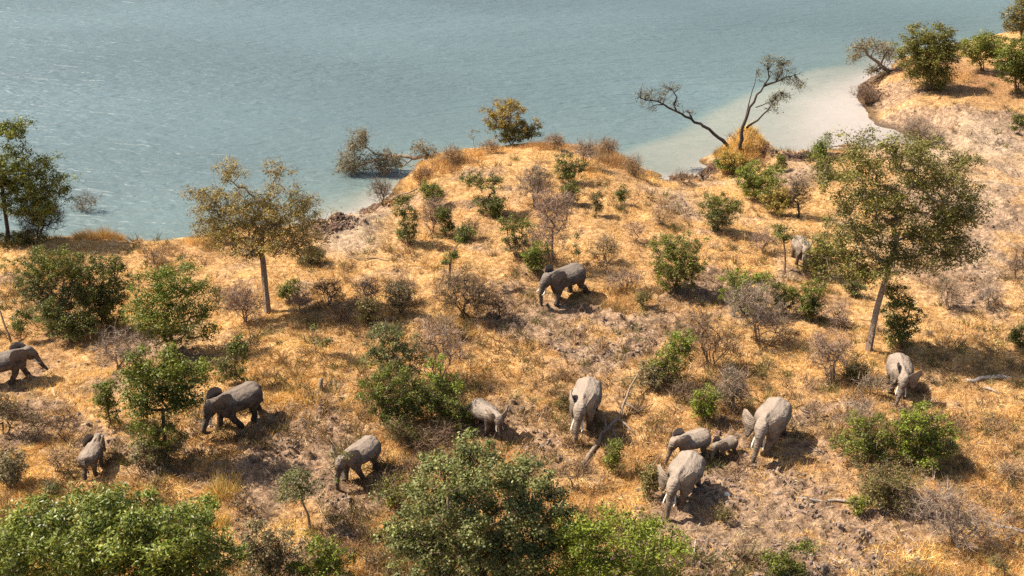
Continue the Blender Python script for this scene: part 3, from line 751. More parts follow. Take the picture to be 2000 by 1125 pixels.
# ------------------------------------------------------------------ leafy shrubs: label, base, box, palette, more
def shrub(label, base, bx, pal='mid', seed=0, **kw):
    kw.setdefault('stems', 6); kw.setdefault('clump', .26); kw.setdefault('leaf', (.10, .055)); kw.setdefault('lpc', 36); kw.setdefault('tip', .009); kw.setdefault('twigs', 4); kw.setdefault('bare', .1); kw.setdefault('spread_', .46); kw.setdefault('dens', 1.0)
    n = kw.pop('n', 3)
    spec = list(bx) if isinstance(bx, list) else box(*bx, n=n, seed=seed)
    x0 = min(q[0] - q[2] for q in spec); x1 = max(q[0] + q[2] for q in spec); y0 = min(q[1] - q[3] for q in spec); hh = base[1] - y0
    if kw['stems'] > 3: spec += [((x0 + x1) / 2 * .6 + base[0] * .4, base[1] - .27 * hh, (x1 - x0) * .36, hh * .26)]
    plant(kw.pop('name', 'leafy_shrub'), label, kw.pop('cat', 'bush'), base, spec, pal, kw.pop('bark', 'brown'), seed + 100, group=kw.pop('group', 'leafy shrubs on the savanna'), **kw)

shrub('broad pale green flat-topped bush, farthest left of the bush cluster above the left elephants', (120, 640), [(60, 525, 44, 34), (105, 510, 52, 28), (70, 565, 36, 30), (120, 550, 55, 45), (150, 520, 40, 24)], 'greygreen', 1, bare=.1, dens=.85, pal2=('mid', .6))
shrub('dark leafy bush adjoining the flat-topped bush on its right, shady stems below', (215, 645), [(190, 525, 38, 26), (230, 530, 24, 24), (200, 565, 44, 34), (170, 580, 35, 30), (235, 560, 20, 24), (215, 605, 30, 30)], 'dark', 2, dens=.9, bare=.06)
shrub('low dark green bush in the shade at the foot of the left bush cluster', (150, 662), [(125, 620, 36, 26), (165, 630, 34, 26), (105, 600, 24, 22)], 'dark', 3)
shrub('grey-green straggly bush under the dark tree on a thin trunk', (305, 905), [(285, 850, 40, 30), (335, 855, 36, 28), (300, 880, 45, 22)], 'drab', 4, bare=.1, pal2=('mid', .5))
shrub('small round green bush with visible stems left of the dark tree', (214, 834), (178, 240, 742, 805), 'mid', 5, bare=.06)
shrub('upright dark bush with thin stems behind the dark elephant with curled trunk', (464, 748), (438, 490, 652, 712), 'dark', 6)
shrub('thin small sapling bush left of the upright dark bush', (440, 750), (422, 450, 690, 745), 'greygreen', 7, dens=.6, stems=3)
shrub('small dark sapling near the left edge above the walking elephant', (38, 664), (20, 58, 606, 650), 'dark', 8, dens=.8, stems=3)
shrub('low green bush right of the lone yellow-brown tree trunk', (562, 585), (536, 590, 545, 582), 'mid', 9)
shrub('small upright green tuft-like shrub in the open straw left of centre', (620, 690), [(612, 655, 9, 20), (632, 675, 18, 12)], 'greygreen', 10, stems=3, dens=.8)
shrub('big tangled bush left of centre, olive-green upper half', (790, 760), [(750, 665, 40, 34), (735, 700, 30, 28), (790, 690, 44, 36), (770, 645, 30, 20)], 'greygreen', 11, dens=.8, bare=.12, twigs=4)
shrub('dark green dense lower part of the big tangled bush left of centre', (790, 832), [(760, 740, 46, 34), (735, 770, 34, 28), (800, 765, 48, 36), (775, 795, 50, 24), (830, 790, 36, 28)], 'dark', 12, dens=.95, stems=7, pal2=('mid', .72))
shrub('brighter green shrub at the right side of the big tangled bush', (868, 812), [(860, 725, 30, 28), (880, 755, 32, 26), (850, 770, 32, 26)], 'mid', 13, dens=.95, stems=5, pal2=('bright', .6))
shrub('dark leafy shrub that hides the rump of the grazing small elephant', (893, 836), [(890, 795, 24, 22), (905, 815, 20, 20), (870, 815, 24, 18)], 'dark', 14)
shrub('low olive grassy shrub below the big tangled bush', (800, 872), [(775, 840, 30, 22), (810, 850, 30, 20)], 'khaki', 15, bare=.1, stems=6, leaf=(.09, .03))
shrub('many-coloured bush at the tip of the headland, rusty top over green', (1000, 284), [(985, 218, 36, 22), (970, 235, 26, 16), (1000, 255, 34, 26), (1038, 252, 24, 18), (1010, 215, 20, 14)], 'olive', 16, pal2=('gold', .5), clump=.34, leaf=(.14, .07), lpc=36, dens=1.0)
shrub('thin leggy sapling at the headland edge against the water', (926, 292), [(928, 258, 8, 8), (924, 272, 6, 8)], 'drab', 17, stems=2, lpc=8, dens=.8)
shrub('dark green bush on the right part of the headland crest', (1112, 352), [(1105, 318, 22, 18), (1125, 325, 18, 16), (1108, 340, 18, 12)], 'dark', 18, clump=.3, leaf=(.12, .06))
shrub('green bush just below the dark bush on the headland crest', (1116, 405), (1092, 1140, 352, 392), 'mid', 19)
shrub('bright green low-crowned bush on the left flank of the headland', (846, 402), (816, 876, 352, 396), 'mid', 20, pal2=('bright', .6))
shrub('tall narrow dark bush at the left foot of the headland', (798, 478), [(790, 395, 18, 18), (800, 425, 22, 24), (795, 455, 24, 18), (780, 410, 14, 14)], 'dark', 21, dens=.85)
shrub('dark green bush beside a grey twiggy shrub on the headland flank', (868, 466), (846, 892, 402, 452), 'dark', 22)
shrub('dark branching bush on stems in the middle of the headland', (958, 418), [(925, 348, 24, 18), (955, 362, 28, 20), (970, 350, 16, 12)], 'dark', 23, dens=.9)
shrub('low dark bush right under the branching bush in the middle of the headland', (968, 428), (944, 992, 380, 424), 'dark', 24)
shrub('small dark sprig of leaves rising from a grey twiggy shrub on the headland', (1050, 392), [(1050, 340, 10, 18), (1048, 362, 10, 12)], 'dark', 25, stems=3)
shrub('grey-green open bush left of the large pinkish bare shrub', (1008, 505), [(995, 440, 26, 20), (1025, 435, 26, 20), (1010, 465, 34, 26)], 'drab', 26, dens=.75, pal2=('mid', .45))
shrub('bright green bush left of the walking dark elephant', (1048, 536), (1012, 1076, 466, 532), 'mid', 27, pal2=('bright', .55))
shrub('small dark bush with its own shadow on the right slope of the headland', (1212, 402), (1199, 1226, 362, 398), 'dark', 28, stems=3)
shrub('thin upright sapling above the walking dark elephant', (1130, 512), [(1130, 460, 8, 16), (1128, 488, 7, 14)], 'greygreen', 29, stems=2, dens=.7)
shrub('small bush with sparse leaves right of the headland crest bushes', (1165, 424), (1150, 1182, 366, 418), 'khaki', 30, bare=.2)
shrub('rounded green bush standing in the middle of the right-hand clearing', (1318, 572), [(1300, 480, 32, 26), (1340, 482, 34, 28), (1320, 510, 52, 34), (1350, 520, 28, 24), (1310, 540, 34, 20)], 'mid', 31, dens=.95, stems=6)
shrub('green bush between the rounded clearing bush and the yellow grass mound', (1402, 450), [(1395, 400, 32, 24), (1425, 405, 26, 18), (1398, 428, 24, 18)], 'greygreen', 32, pal2=('mid', .5))
shrub('yellow-green bush directly below the yellow grass mound', (1430, 338), (1392, 1478, 296, 336), 'lime', 33, clump=.32, leaf=(.13, .07), pal2=('gold', .6))
shrub('fresh green rounded bush below right of the yellow grass mound', (1480, 388), [(1465, 340, 36, 24), (1505, 345, 28, 22), (1480, 365, 38, 20)], 'bright', 34, clump=.3, leaf=(.12, .06))
shrub('small dark bush at the shore right of the yellow grass mound', (1520, 335), (1506, 1536, 298, 332), 'mid', 35)
shrub('yellowing bush below the fresh green rounded bush near the inlet', (1518, 418), (1484, 1556, 362, 416), 'gold', 36, bare=.1, dens=.85)
shrub('green bush at the inlet behind the upper left of the large olive tree', (1608, 345), (1580, 1640, 268, 345), 'mid', 37, pal2=('bright', .6), clump=.34, leaf=(.13, .07))
shrub('olive bush under the large olive tree, hiding part of an elephant', (1608, 540), [(1600, 480, 28, 26), (1590, 515, 24, 22), (1620, 510, 30, 28)], 'olive', 38, dens=.85)
shrub('bright green bush at the left of the cluster in front of the slender little tree', (1450, 612), [(1435, 545, 26, 20), (1465, 550, 34, 22), (1430, 572, 24, 18), (1490, 545, 26, 16)], 'bright', 39, stems=5, dens=.9)
shrub('dark green bush in the middle of the cluster below the slender little tree', (1536, 615), (1500, 1565, 546, 602), 'dark', 40, pal2=('mid', .6))
shrub('dark green bush at the right end of the cluster below the slender little tree', (1584, 628), (1552, 1620, 546, 614), 'dark', 41, pal2=('mid', .6))
shrub('leaning green bush in front of a brown bare shrub right of centre', (1296, 752), [(1335, 665, 30, 26), (1310, 690, 30, 24), (1345, 685, 24, 20), (1290, 715, 30, 24)], 'mid', 42, dens=.85, pal2=('bright', .7))
shrub('sparse olive bush at the upper end of the fallen pale trunk', (1272, 760), [(1270, 725, 26, 20), (1285, 740, 28, 16)], 'drab', 43, bare=.1)
shrub('bright green shrub above the two young elephants', (1380, 826), (1346, 1412, 750, 822), 'bright', 44)
shrub('small round green shrub right of the fallen pale trunk', (1196, 920), (1176, 1221, 854, 916), 'mid', 45, pal2=('lime', .5), stems=5)
shrub('dark green bush beside the trunk of the large olive tree', (1758, 684), [(1755, 585, 26, 28), (1765, 620, 34, 34), (1755, 655, 30, 22), (1740, 570, 20, 16)], 'dark', 46, dens=.95, stems=5)
shrub('small low bush left of the large olive tree trunk', (1668, 578), (1650, 1692, 546, 578), 'greygreen', 47)
shrub('small green bush cut by the right edge beside the tree shadow', (1990, 676), (1974, 2006, 634, 674), 'dark', 48)
shrub('bright green dome-shaped bush in front of the right-hand elephant', (1800, 912), [(1790, 820, 40, 32), (1830, 845, 32, 30), (1785, 860, 44, 34), (1840, 870, 28, 22), (1765, 835, 26, 26)], 'bright', 49, dens=1.1, stems=6)
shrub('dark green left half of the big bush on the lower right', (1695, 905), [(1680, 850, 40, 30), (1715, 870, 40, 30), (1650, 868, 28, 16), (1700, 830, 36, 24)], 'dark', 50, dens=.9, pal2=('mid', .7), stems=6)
shrub('brownish shady undergrowth below the big bush on the lower right', (1735, 985), [(1700, 935, 44, 30), (1755, 930, 50, 32), (1740, 960, 55, 22)], 'khaki', 51, bare=.1, stems=8, leaf=(.08, .05))
shrub('small leafy green plant at the right end of the white fallen branch', (1680, 1002), (1656, 1704, 960, 1000), 'mid', 52, stems=4)
shrub('dark green two-lobed shrub at the bottom edge right of centre', (1525, 1125), [(1525, 1090, 28, 26), (1570, 1070, 28, 16), (1520, 1110, 24, 20)], 'dark', 53, pal2=('mid', .6), stems=5)
shrub('little olive tuft-like shrub in the shade of the front elephant', (1410, 1022), (1392, 1434, 984, 1018), 'khaki', 54, stems=6, leaf=(.09, .03))
shrub('little olive shrub left of the front elephant', (1272, 972), (1252, 1292, 914, 968), 'khaki', 55, stems=5, bare=.15)
shrub('grey-olive bush at the bottom edge left of the small forked tree', (525, 1150), [(520, 1050, 40, 36), (550, 1075, 34, 32), (500, 1085, 34, 36), (535, 1110, 45, 30)], 'drab', 56, bare=.08, dens=.9, stems=6)
shrub('bright green bush at the bottom edge right of the small forked tree', (640, 1150), [(630, 1070, 36, 28), (655, 1100, 44, 34), (600, 1110, 38, 28)], 'bright', 57, stems=5)
shrub('yellowish green shrub at the left flank of the grey-green bottom tree', (760, 990), (735, 790, 945, 1000), 'olive', 58, bare=.1)
shrub('small dark bush at the right edge of the far eroded bank', (1990, 262), (1976, 2006, 208, 258), 'dark', 59, clump=.34, leaf=(.13, .07))
shrub('low green bush at the left shore between the tall tree and the grass mound', (45, 478), (-10, 100, 450, 480), 'olive', 61, stems=6, dens=.8)
shrub('bushy grass-green shrub at the foot of the lone yellow-brown tree, right side behind', (600, 515), (570, 640, 480, 515), 'khaki', 62, bare=.15)
shrub('pale olive seedling bush at the lower left near the rear-view young elephant', (95, 965), (70, 125, 940, 968), 'greygreen', 63, dens=.6, stems=4)
shrub('grey-green low bush at the left edge above the bottom left tree', (15, 945), (-20, 60, 880, 945), 'drab', 64, bare=.2, stems=5)
shrub('small yellow-green shrub left of the head-on elephant at centre', (1098, 800), (1080, 1122, 770, 800), 'khaki', 65, stems=5, leaf=(.09, .03))
shrub('dark twiggy bush low in the straw right of the small forked tree', (640, 1010), [(628, 960, 10, 30), (630, 990, 12, 14)], 'drab', 66, stems=2, dens=.7)
shrub('leafy sapling that hides the trunk of the left-facing elephant', (668, 960), [(655, 905, 16, 18), (672, 890, 12, 12), (660, 930, 10, 14)], 'greygreen', 67, stems=2, dens=.6, lpc=18)
shrub('yellow-green low shrub behind the feet of the left-facing elephant', (752, 965), (725, 790, 920, 962), 'olive', 68, dens=.7, bare=.2, stems=6)
shrub('little green shrub at the bottom right corner', (1950, 1128), (1930, 1972, 1078, 1125), 'khaki', 70, stems=5, dens=.7, leaf=(.10, .03))
shrub('olive shrub beside the fallen log at the right edge', (1660, 745), (1640, 1700, 700, 745), 'khaki', 71, bare=.2, stems=5)
shrub('grey twiggy bush with few green leaves above the front pair of elephants', (1425, 800), [(1425, 755, 34, 26), (1400, 775, 24, 18)], 'drab', 73, bare=.5, twigs=6, lpc=14)
shrub('bushy sage-green shrub under the bare shrubs left of the crooked little tree', (785, 612), (752, 812, 548, 610), 'drab', 74, bare=.25, twigs=4, stems=6)
shrub('dark sage shrub left of the sage-green shrub in the central thicket', (718, 640), (692, 742, 575, 638), 'khaki', 75, bare=.3, twigs=5, stems=6)
shrub('low olive bush on the open slope between the two central bare shrubs', (1255, 600), (1235, 1280, 565, 600), 'khaki', 76, bare=.3, stems=5, dens=.7)

# ------------------------------------------------------------------ leafless shrubs
def bare(label, base, bx, bark='pink', seed=0, **kw):
    n = kw.pop('n', 3)
    bare_shrub(label, base, bx if isinstance(bx, list) else box(*bx, n=n, seed=seed + 300), bark, seed, **kw)
bare('grey leafless shrub beside the tall tree at the left edge of the lake', (72, 470), (22, 132, 388, 462), 'dark', 1, twigs=8)
bare('small twisted leafless sapling on the left shore beside the grass mound', (162, 452), [(172, 392, 22, 12), (162, 412, 16, 14)], 'brown', 2, stems=2, pal='drab', lpc=3)
bare('grey brush with pale sticks right of the left bush cluster', (235, 725), [(235, 670, 46, 26), (255, 690, 40, 26), (215, 695, 30, 24)], 'grey', 3)
bare('brown bare shrub left of the small round green bush', (128, 856), (92, 165, 798, 850), 'brown', 4)
bare('brown bare shrub at the left, second from the small round green bush', (70, 858), (40, 102, 808, 852), 'brown', 5, pal='khaki', lpc=3)
bare('olive brown bare thicket cut by the left edge', (15, 852), (-25, 52, 775, 848), 'brown', 6, pal='khaki', lpc=5)
bare('pinkish bare shrub left of the lone yellow-brown tree trunk', (478, 630), (430, 520, 558, 625), 'pink', 7, twigs=9)
bare('grey bare shrub right of the lone yellow-brown tree', (640, 600), (608, 674, 540, 592), 'brown', 8)
bare('tall brown bare shrub left of the sage shrubs in the central thicket', (722, 600), (690, 748, 535, 598), 'pink', 9)
bare('dense brown bare shrub in the middle thicket left of the crooked little tree', (778, 590), (748, 815, 540, 585), 'brown', 10, pal='khaki', lpc=3)
bare('wide brown bare shrub around the foot of the crooked little tree', (905, 620), [(880, 575, 40, 36), (920, 570, 44, 36), (950, 590, 34, 24), (900, 550, 36, 24)], 'brown', 11, twigs=8, pal='khaki', lpc=2)
bare('grey-brown twigs reaching up out of the right of the big tangled bush', (855, 740), [(855, 670, 44, 36), (885, 690, 30, 28), (840, 650, 26, 24)], 'pink', 12, twigs=8)
bare('dry reddish-brown brush under the big tangled bush', (850, 880), [(850, 850, 44, 26), (820, 865, 40, 20)], 'brown', 13, twigs=7)
bare('grey bare shrub standing behind the dark bush on the headland crest', (1140, 330), (1118, 1166, 268, 322), 'grey', 14)
bare('grey twiggy shrub on the left flank of the headland under a green bush', (846, 455), (812, 882, 388, 448), 'pink', 15, twigs=8)
bare('grey twiggy round shrub in the middle of the headland', (1045, 402), (1004, 1082, 318, 398), 'grey', 16, twigs=8)
bare('largest pinkish bare shrub below the headland', (1078, 520), [(1080, 420, 40, 40), (1070, 465, 38, 40), (1100, 400, 26, 26), (1060, 400, 24, 24)], 'pink', 17, twigs=8)
bare('thin greenish bare shrub right of the thin sapling above the walking elephant', (1180, 510), (1150, 1212, 458, 508), 'tan', 18, pal='khaki', lpc=3)
bare('reddish bare brush hanging over the muddy water at the headland foot', (748, 402), (716, 772, 346, 398), 'brown', 19)
bare('dark gnarled bare shrub right of the yellowing bush near the inlet', (1560, 424), (1534, 1582, 336, 418), 'dark', 20, pal='khaki', lpc=2)
bare('bare grey stems in front of the bright green bush cluster', (1480, 665), [(1470, 600, 44, 40), (1500, 620, 36, 34), (1450, 580, 30, 30), (1520, 640, 28, 20)], 'grey', 21, twigs=7)
bare('brown bare shrub behind the leaning green bush right of centre', (1392, 715), [(1390, 660, 44, 34), (1420, 680, 30, 26), (1365, 640, 30, 24)], 'brown', 22, pal='rust', lpc=3)
bare('bare greenish twigs right of the bright green shrub above the young elephants', (1425, 806), (1390, 1462, 714, 800), 'grey', 23, pal='drab', lpc=2)
bare('bare brown shrub left of the large olive tree trunk', (1622, 745), (1582, 1662, 642, 740), 'pink', 24, twigs=7)
bare('grey bare twigs above the big bush on the lower right', (1672, 850), (1640, 1720, 780, 845), 'grey', 25)
bare('widespread grey bare shrub at the lower right below the big bush', (1868, 1068), [(1850, 1000, 48, 40), (1900, 1020, 50, 36), (1830, 970, 34, 30), (1930, 1040, 36, 24), (1860, 1040, 50, 24)], 'grey', 26, twigs=8, clump=.3)
bare('grey leafless brush on the eroded bank above the large olive tree', (1795, 292), (1756, 1842, 228, 290), 'grey', 27, twigs=8)
bare('tangled driftwood brush at the waterline of the far headland', (1692, 204), (1664, 1722, 168, 202), 'brown', 28, twigs=7)
bare('pale bare shrub right of the walking dark elephant', (1215, 570), (1180, 1248, 525, 566), 'pink', 29)
bare('bare brown brush in the straw below the fallen pale trunk', (1120, 950), (1085, 1160, 900, 945), 'brown', 30, pal='khaki', lpc=2)
bare('dry brown shrub at the right of the eroded slope above the tree shadow', (1985, 545), (1965, 2006, 480, 545), 'brown', 31)
bare('thin bare shrub on the slope right of the large olive tree', (1850, 600), (1825, 1880, 545, 598), 'tan', 32)
bare('grey bare shrub above the right-hand log', (1640, 640), (1618, 1668, 590, 640), 'pink', 35)
bare('small bare shrub at the far right below the log', (1790, 1010), (1760, 1830, 965, 1008), 'grey', 36)
bare('bare grey bush in the straw at the top of the clearing bush', (1490, 490), (1462, 1520, 450, 492), 'pink', 37)

bare('dry brown scrub between the lone yellow-brown tree and the central thicket', (668, 632), (640, 700, 590, 630), 'brown', 40)
bare('thin grey scrub above the open straw left of the central thicket', (585, 612), (560, 612, 570, 608), 'pink', 41)
bare('spiky brown scrub below the crooked little tree', (868, 655), (835, 900, 612, 652), 'tan', 42, pal='khaki', lpc=2)
bare('brown scrub at the right end of the wide shrub below the crooked little tree', (975, 625), (945, 1005, 575, 622), 'brown', 43)
bare('pinkish scrub on the right slope of the headland', (1240, 470), (1215, 1262, 435, 468), 'pink', 44)
bare('low brown scrub on the left slope of the headland', (920, 465), (895, 945, 430, 462), 'brown', 45, pal='khaki', lpc=3)
bare('brown scrub above the rounded clearing bush', (1290, 440), (1268, 1315, 405, 438), 'tan', 46)
bare('reddish scrub between the headland crest and the yellow-green bush', (1330, 360), (1308, 1355, 335, 360), 'brown', 47)
bare('grey scrub in front of the large olive tree trunk', (1700, 775), (1672, 1732, 735, 772), 'grey', 48, pal='khaki', lpc=2)
bare('brown scrub below the leaning green bush right of centre', (1330, 785), (1300, 1362, 748, 784), 'brown', 49)
bare('thin brown scrub at the lower right edge above the broken branch', (1975, 940), (1945, 2005, 900, 938), 'tan', 50)
bare('dry brown scrub between the bottom left tree and the small forked tree', (470, 1000), (440, 498, 960, 998), 'brown', 51, pal='khaki', lpc=2)
bare('reddish brown scrub right of the brown elephant behind the sapling', (800, 935), (772, 830, 892, 932), 'brown', 52)
bare('thin scrub left of the young elephant seen from behind', (110, 925), (85, 138, 880, 922), 'tan', 53)
bare('brown scrub left of the pinkish bare shrub in the upper left clearing', (420, 600), (398, 445, 560, 598), 'brown', 54)
bare('brown scrub in the upper left between the bush cluster and shore', (300, 520), (275, 330, 488, 518), 'tan', 55)
bare('low grey scrub far right above the tree shadow', (1930, 600), (1905, 1958, 560, 598), 'grey', 56)

bare('reddish dry scrub on the headland crest right of the many-coloured bush', (1085, 296), (1062, 1108, 262, 294), 'tan', 60, pal='rust', lpc=4)
bare('orange-brown dry scrub at the right shoulder of the headland crest', (1185, 306), (1158, 1215, 272, 304), 'tan', 61, pal='rust', lpc=4)
bare('tall orange-brown dry scrub lowest on the right side of the headland', (1238, 345), (1215, 1262, 306, 343), 'tan', 62, pal='rust', lpc=4)
bare('reddish dry scrub at the left shoulder of the headland above the fallen tree', (885, 322), (858, 915, 288, 320), 'tan', 63, pal='rust', lpc=4)
bare('small reddish dry scrub left of the many-coloured bush on the headland', (955, 300), (932, 978, 276, 299), 'tan', 64, pal='rust', lpc=4)
bare('brown dry scrub at the lower left edge of the headland by the muddy bay', (822, 358), (800, 848, 326, 356), 'brown', 65, pal='rust', lpc=3)
print('clumps', STAT[0], 'leaf+twig tris', STAT[1])
# ------------------------------------------------------------------ ground cover: straw, tall grass, clods, litter
rng = np.random.default_rng(5)
def scatter(n, y0=18, y1=104):
    # plan positions, more of them close by, over the land that can be seen
    u = rng.random(n); Y = 1 / (1 / y0 + u * (1 / y1 - 1 / y0))
    X = (rng.random(n) * 2 - 1) * (Y * .60 + 6)
    return X, Y
def on_land(X, Y, dmin=.1):
    z, sd, mud, pale, red = height(X, Y, True, True)
    k = sd > dmin
    return X[k], Y[k], z[k], sd[k], mud[k], pale[k], red[k]
TALL = [(190, 452, 45, 10, 1.3), (150, 458, 30, 8, .8), (880, 318, 55, 20, 1.0), (950, 298, 40, 10, .9), (1050, 288, 80, 10, 1.2), (1180, 300, 45, 18, 1.1), (1225, 325, 25, 18, .9), (1150, 330, 30, 20, .8), (820, 345, 20, 14, 1.0),
        (440, 930, 26, 22, .9), (430, 1010, 18, 14, .9), (900, 640, 60, 20, .6), (1210, 580, 30, 20, .8), (740, 700, 40, 18, .3), (620, 790, 60, 35, .7), (1850, 150, 40, 10, .7), (620, 505, 30, 10, .8), (60, 470, 60, 8, .8), (560, 800, 40, 30, .5),
        (1450, 283, 36, 12, 2.0), (1410, 1010, 40, 20, .6), (270, 470, 40, 6, .5), (390, 470, 50, 8, .6), (1270, 345, 20, 8, .5), (1320, 595, 50, 20, .4), (100, 530, 60, 40, .35), (860, 520, 30, 14, .4)]
STRAW = np.array([(.82, .515, .185), (.76, .44, .14), (.63, .335, .105), (.86, .605, .285), (.44, .22, .08)])
def grass_mesh(X, Y, z, mud, red, tall, per, name):
    n = len(X)
    c = np.repeat(np.arange(n), per)
    m = len(c)
    p = np.stack([X[c], Y[c], z[c] - .02], 1); p[:, :2] += rng.normal(size=(m, 2)) * (.10 + .05 * tall[c, None])
    az = rng.random(m) * 6.283
    el = np.where(rng.random(m) < .35 + .5 * tall[c], .9 + .5 * rng.random(m), .12 + .5 * rng.random(m))
    d = np.stack([np.cos(az) * np.cos(el), np.sin(az) * np.cos(el), np.sin(el)], 1)
    L = (.13 + .20 * rng.random(m)) * (1 + 2.1 * tall[c]) * (.75 + .5 * rng.random(n)[c])
    w = (.012 + .016 * rng.random(m)) * (1 + .25 * np.clip(Y[c] - 40, 0, 60) / 20)
    V, F = blades(p, d, L, w, rng)
    base = STRAW[rng.integers(0, 5, m)]
    warm = np.array((.47, .27, .12)) * (.7 + .6 * rng.random((m, 1)))
    r_ = np.clip(red[c] + .35 * (fbm(X, Y, .5, 2, 3)[c] - .5), 0, 1)[:, None]
    col = base * (1 - .75 * r_) + warm * .75 * r_
    t_ = (.50 + 1.0 * fbm(X, Y, 1.3, 2, 5))[c][:, None]
    col = col * t_
    me = make_mesh(name, V, [F], np.repeat(np.clip(col, 0, .85), 3, 0))
    return me
X, Y = scatter(120000)
X, Y, z, sd, mud, pale, red = on_land(X, Y)
dn = (1 - .93 * mud) * (1 - .97 * pale) * (.35 + 1.1 * sstep(.35, .65, fbm(X, Y, .45, 3, 1)))
# trodden flat where the herd stands
HERD = [ground_at(*q) for q in [(13, 748), (184, 918), (472, 827), (708, 926), (948, 838), (1142, 824), (1105, 583), (1562, 511), (1752, 762), (1499, 865), (1350, 893), (1412, 887), (1332, 969)]]
for q in HERD: dn = dn * (.12 + .88 * sstep(.7, 1.5, np.hypot(X - q[0], Y - q[1])))
k = rng.random(len(X)) < dn
X, Y, z, mud, red = X[k], Y[k], z[k], mud[k], red[k]
tall = np.clip(splat(X, Y, TALL), 0, .25) * .4 + .10 * (fbm(X, Y, .8, 2, 4) > .58)
me = grass_mesh(X, Y, z, mud, red, tall, 7, 'straw')
print('straw blades', len(me.polygons))
tag(obj('dry_grass', me, M_GRASS), 'matted golden dry grass covering the ground among the shrubs', 'grass', kind='stuff')
# tall grass stands
def scatter_at(items, density):
    xs, ys, am = [], [], []
    for px, py, rx, ry, amt in items:
        p = ground_at(px, py); k = math.hypot(p[1], CAM_H) / FOC
        sx = rx * k; sy = ry * k * math.hypot(p[1], CAM_H) / CAM_H
        n = int(density * sx * sy * 3.14)
        a = rng.normal(size=(n, 2)) * .62
        xs.append(p[0] + a[:, 0] * sx); ys.append(p[1] + a[:, 1] * sy); am.append(np.clip(amt * np.exp(-(a ** 2).sum(1) * .8), 0, 1.1))
    return np.concatenate(xs), np.concatenate(ys), np.concatenate(am)
X, Y, am = scatter_at(TALL, 22)
z, sd, mud, pale, red = height(X, Y, True, True)
k = sd > -.5; X, Y, z, mud, red, am = X[k], Y[k], z[k], mud[k], red[k], am[k]
tall = am * (.2 + .75 * rng.random(len(X))) * sstep(.38, .62, fbm(X, Y, 1.1, 2, 3))
red = np.clip(red + .25, 0, 1)
yel = splat(X, Y, [(1450, 283, 45, 16, 1.0), (440, 930, 40, 30, 1), (430, 1010, 30, 20, 1), (620, 790, 80, 40, 1)]); red = red * (1 - np.clip(yel * 1.5, 0, 1))
me = grass_mesh(X, Y, z, mud, red, tall, 10, 'tall_grass')
print('tall blades', len(me.polygons))
tag(obj('tall_dry_grass', me, M_GRASS), 'stands of tall reddish dry grass along the bank and headland', 'grass', kind='stuff')

# clods of trampled earth
def clods(n, name, label, size, pick, col, items=None):
    X, Y = scatter(n, 18, 80) if items is None else scatter_at(items, n)[:2]
    X, Y, z, sd, mud, pale, red = on_land(X, Y, .05)
    k = rng.random(len(X)) < pick(X, Y, z, sd, mud, pale)
    X, Y, z = X[k], Y[k], z[k]; m = len(X)
    # an uneven eight-cornered lump
    c = np.array([[x, y, q] for q in (-.35, .42) for x, y in ((-.5, -.5), (.5, -.5), (.5, .5), (-.5, .5))])
    f = np.array([[3, 2, 1, 0], [4, 5, 6, 7], [0, 1, 5, 4], [1, 2, 6, 5], [2, 3, 7, 6], [3, 0, 4, 7]])
    s = size * (.35 + rng.random(m) ** 2.5 * 1.5)
    v = c[None] * (1 + (rng.random((m, 8, 3)) - .5) * .7); v[:, 4:, :2] *= .62
    a = rng.random(m) * 6.283; ca, sa = np.cos(a)[:, None], np.sin(a)[:, None]
    asp = (.7 + .6 * rng.random((m, 1)))
    vx = v[..., 0] * asp; vy = v[..., 1] / asp
    v = np.stack([vx * ca - vy * sa, vx * sa + vy * ca, v[..., 2] * (.6 + .5 * rng.random((m, 1)))], -1) * s[:, None, None]
    V = (v + np.stack([X, Y, z], 1)[:, None]).reshape(-1, 3)
    F = (f[None] + (np.arange(m) * 8)[:, None, None]).reshape(-1, 4)
    cc = np.repeat(vary(col, m, rng, .35, .06), 8, 0)
    print(name, m)
    tag(obj(name, make_mesh(name, V, [F], cc), M_CLOD), label, 'soil', kind='stuff')
clods(110000, 'earth_clods', 'lumpy trampled grey-brown clods of dried mud', .085, lambda X, Y, z, sd, mud, pale: .8 * mud ** 1.5 * (fbm(X, Y, .9, 2, 2) > .47), (.235, .165, .12))
bankp = [(632, 446, 30, 12, 1), (660, 436, 34, 10, 1), (695, 424, 34, 8, 1), (735, 404, 24, 8, 1), (760, 388, 14, 8, 1), (1560, 304, 60, 7, .7), (1690, 180, 16, 16, .6), (1310, 350, 55, 5, .8), (1715, 152, 28, 8, .7), (1770, 285, 50, 5, 1), (1400, 312, 14, 12, 1), (1385, 335, 20, 6, 1)]
clods(210, 'bank_rubble', 'dark broken earth rubble along the foot of the eroded bank', .13, lambda X, Y, z, sd, mud, pale: np.full(len(X), .95), (.15, .095, .065), bankp)

# fallen twigs and litter
X, Y = scatter(16000, 18, 75); X, Y, z, sd, mud, pale, red = on_land(X, Y, .3)
m = len(X); a = rng.random(m) * 6.283; el = rng.normal(size=m) * .25 + .15
d = np.stack([np.cos(a) * np.cos(el), np.sin(a) * np.cos(el), np.sin(el)], 1)
V, F = blades(np.stack([X, Y, z + .03], 1), d, .2 + .5 * rng.random(m) ** 2, .02 + .015 * rng.random(m), rng)
pal_ = np.array([(.10, .07, .05), (.20, .15, .11), (.42, .33, .24), (.14, .09, .055)])[rng.integers(0, 4, m)]
tag(obj('twig_litter', make_mesh('twig_litter', V, [F], np.repeat(pal_, 3, 0)), M_BARK), 'scattered fallen twigs and sticks on the dry ground', 'twigs', kind='stuff')
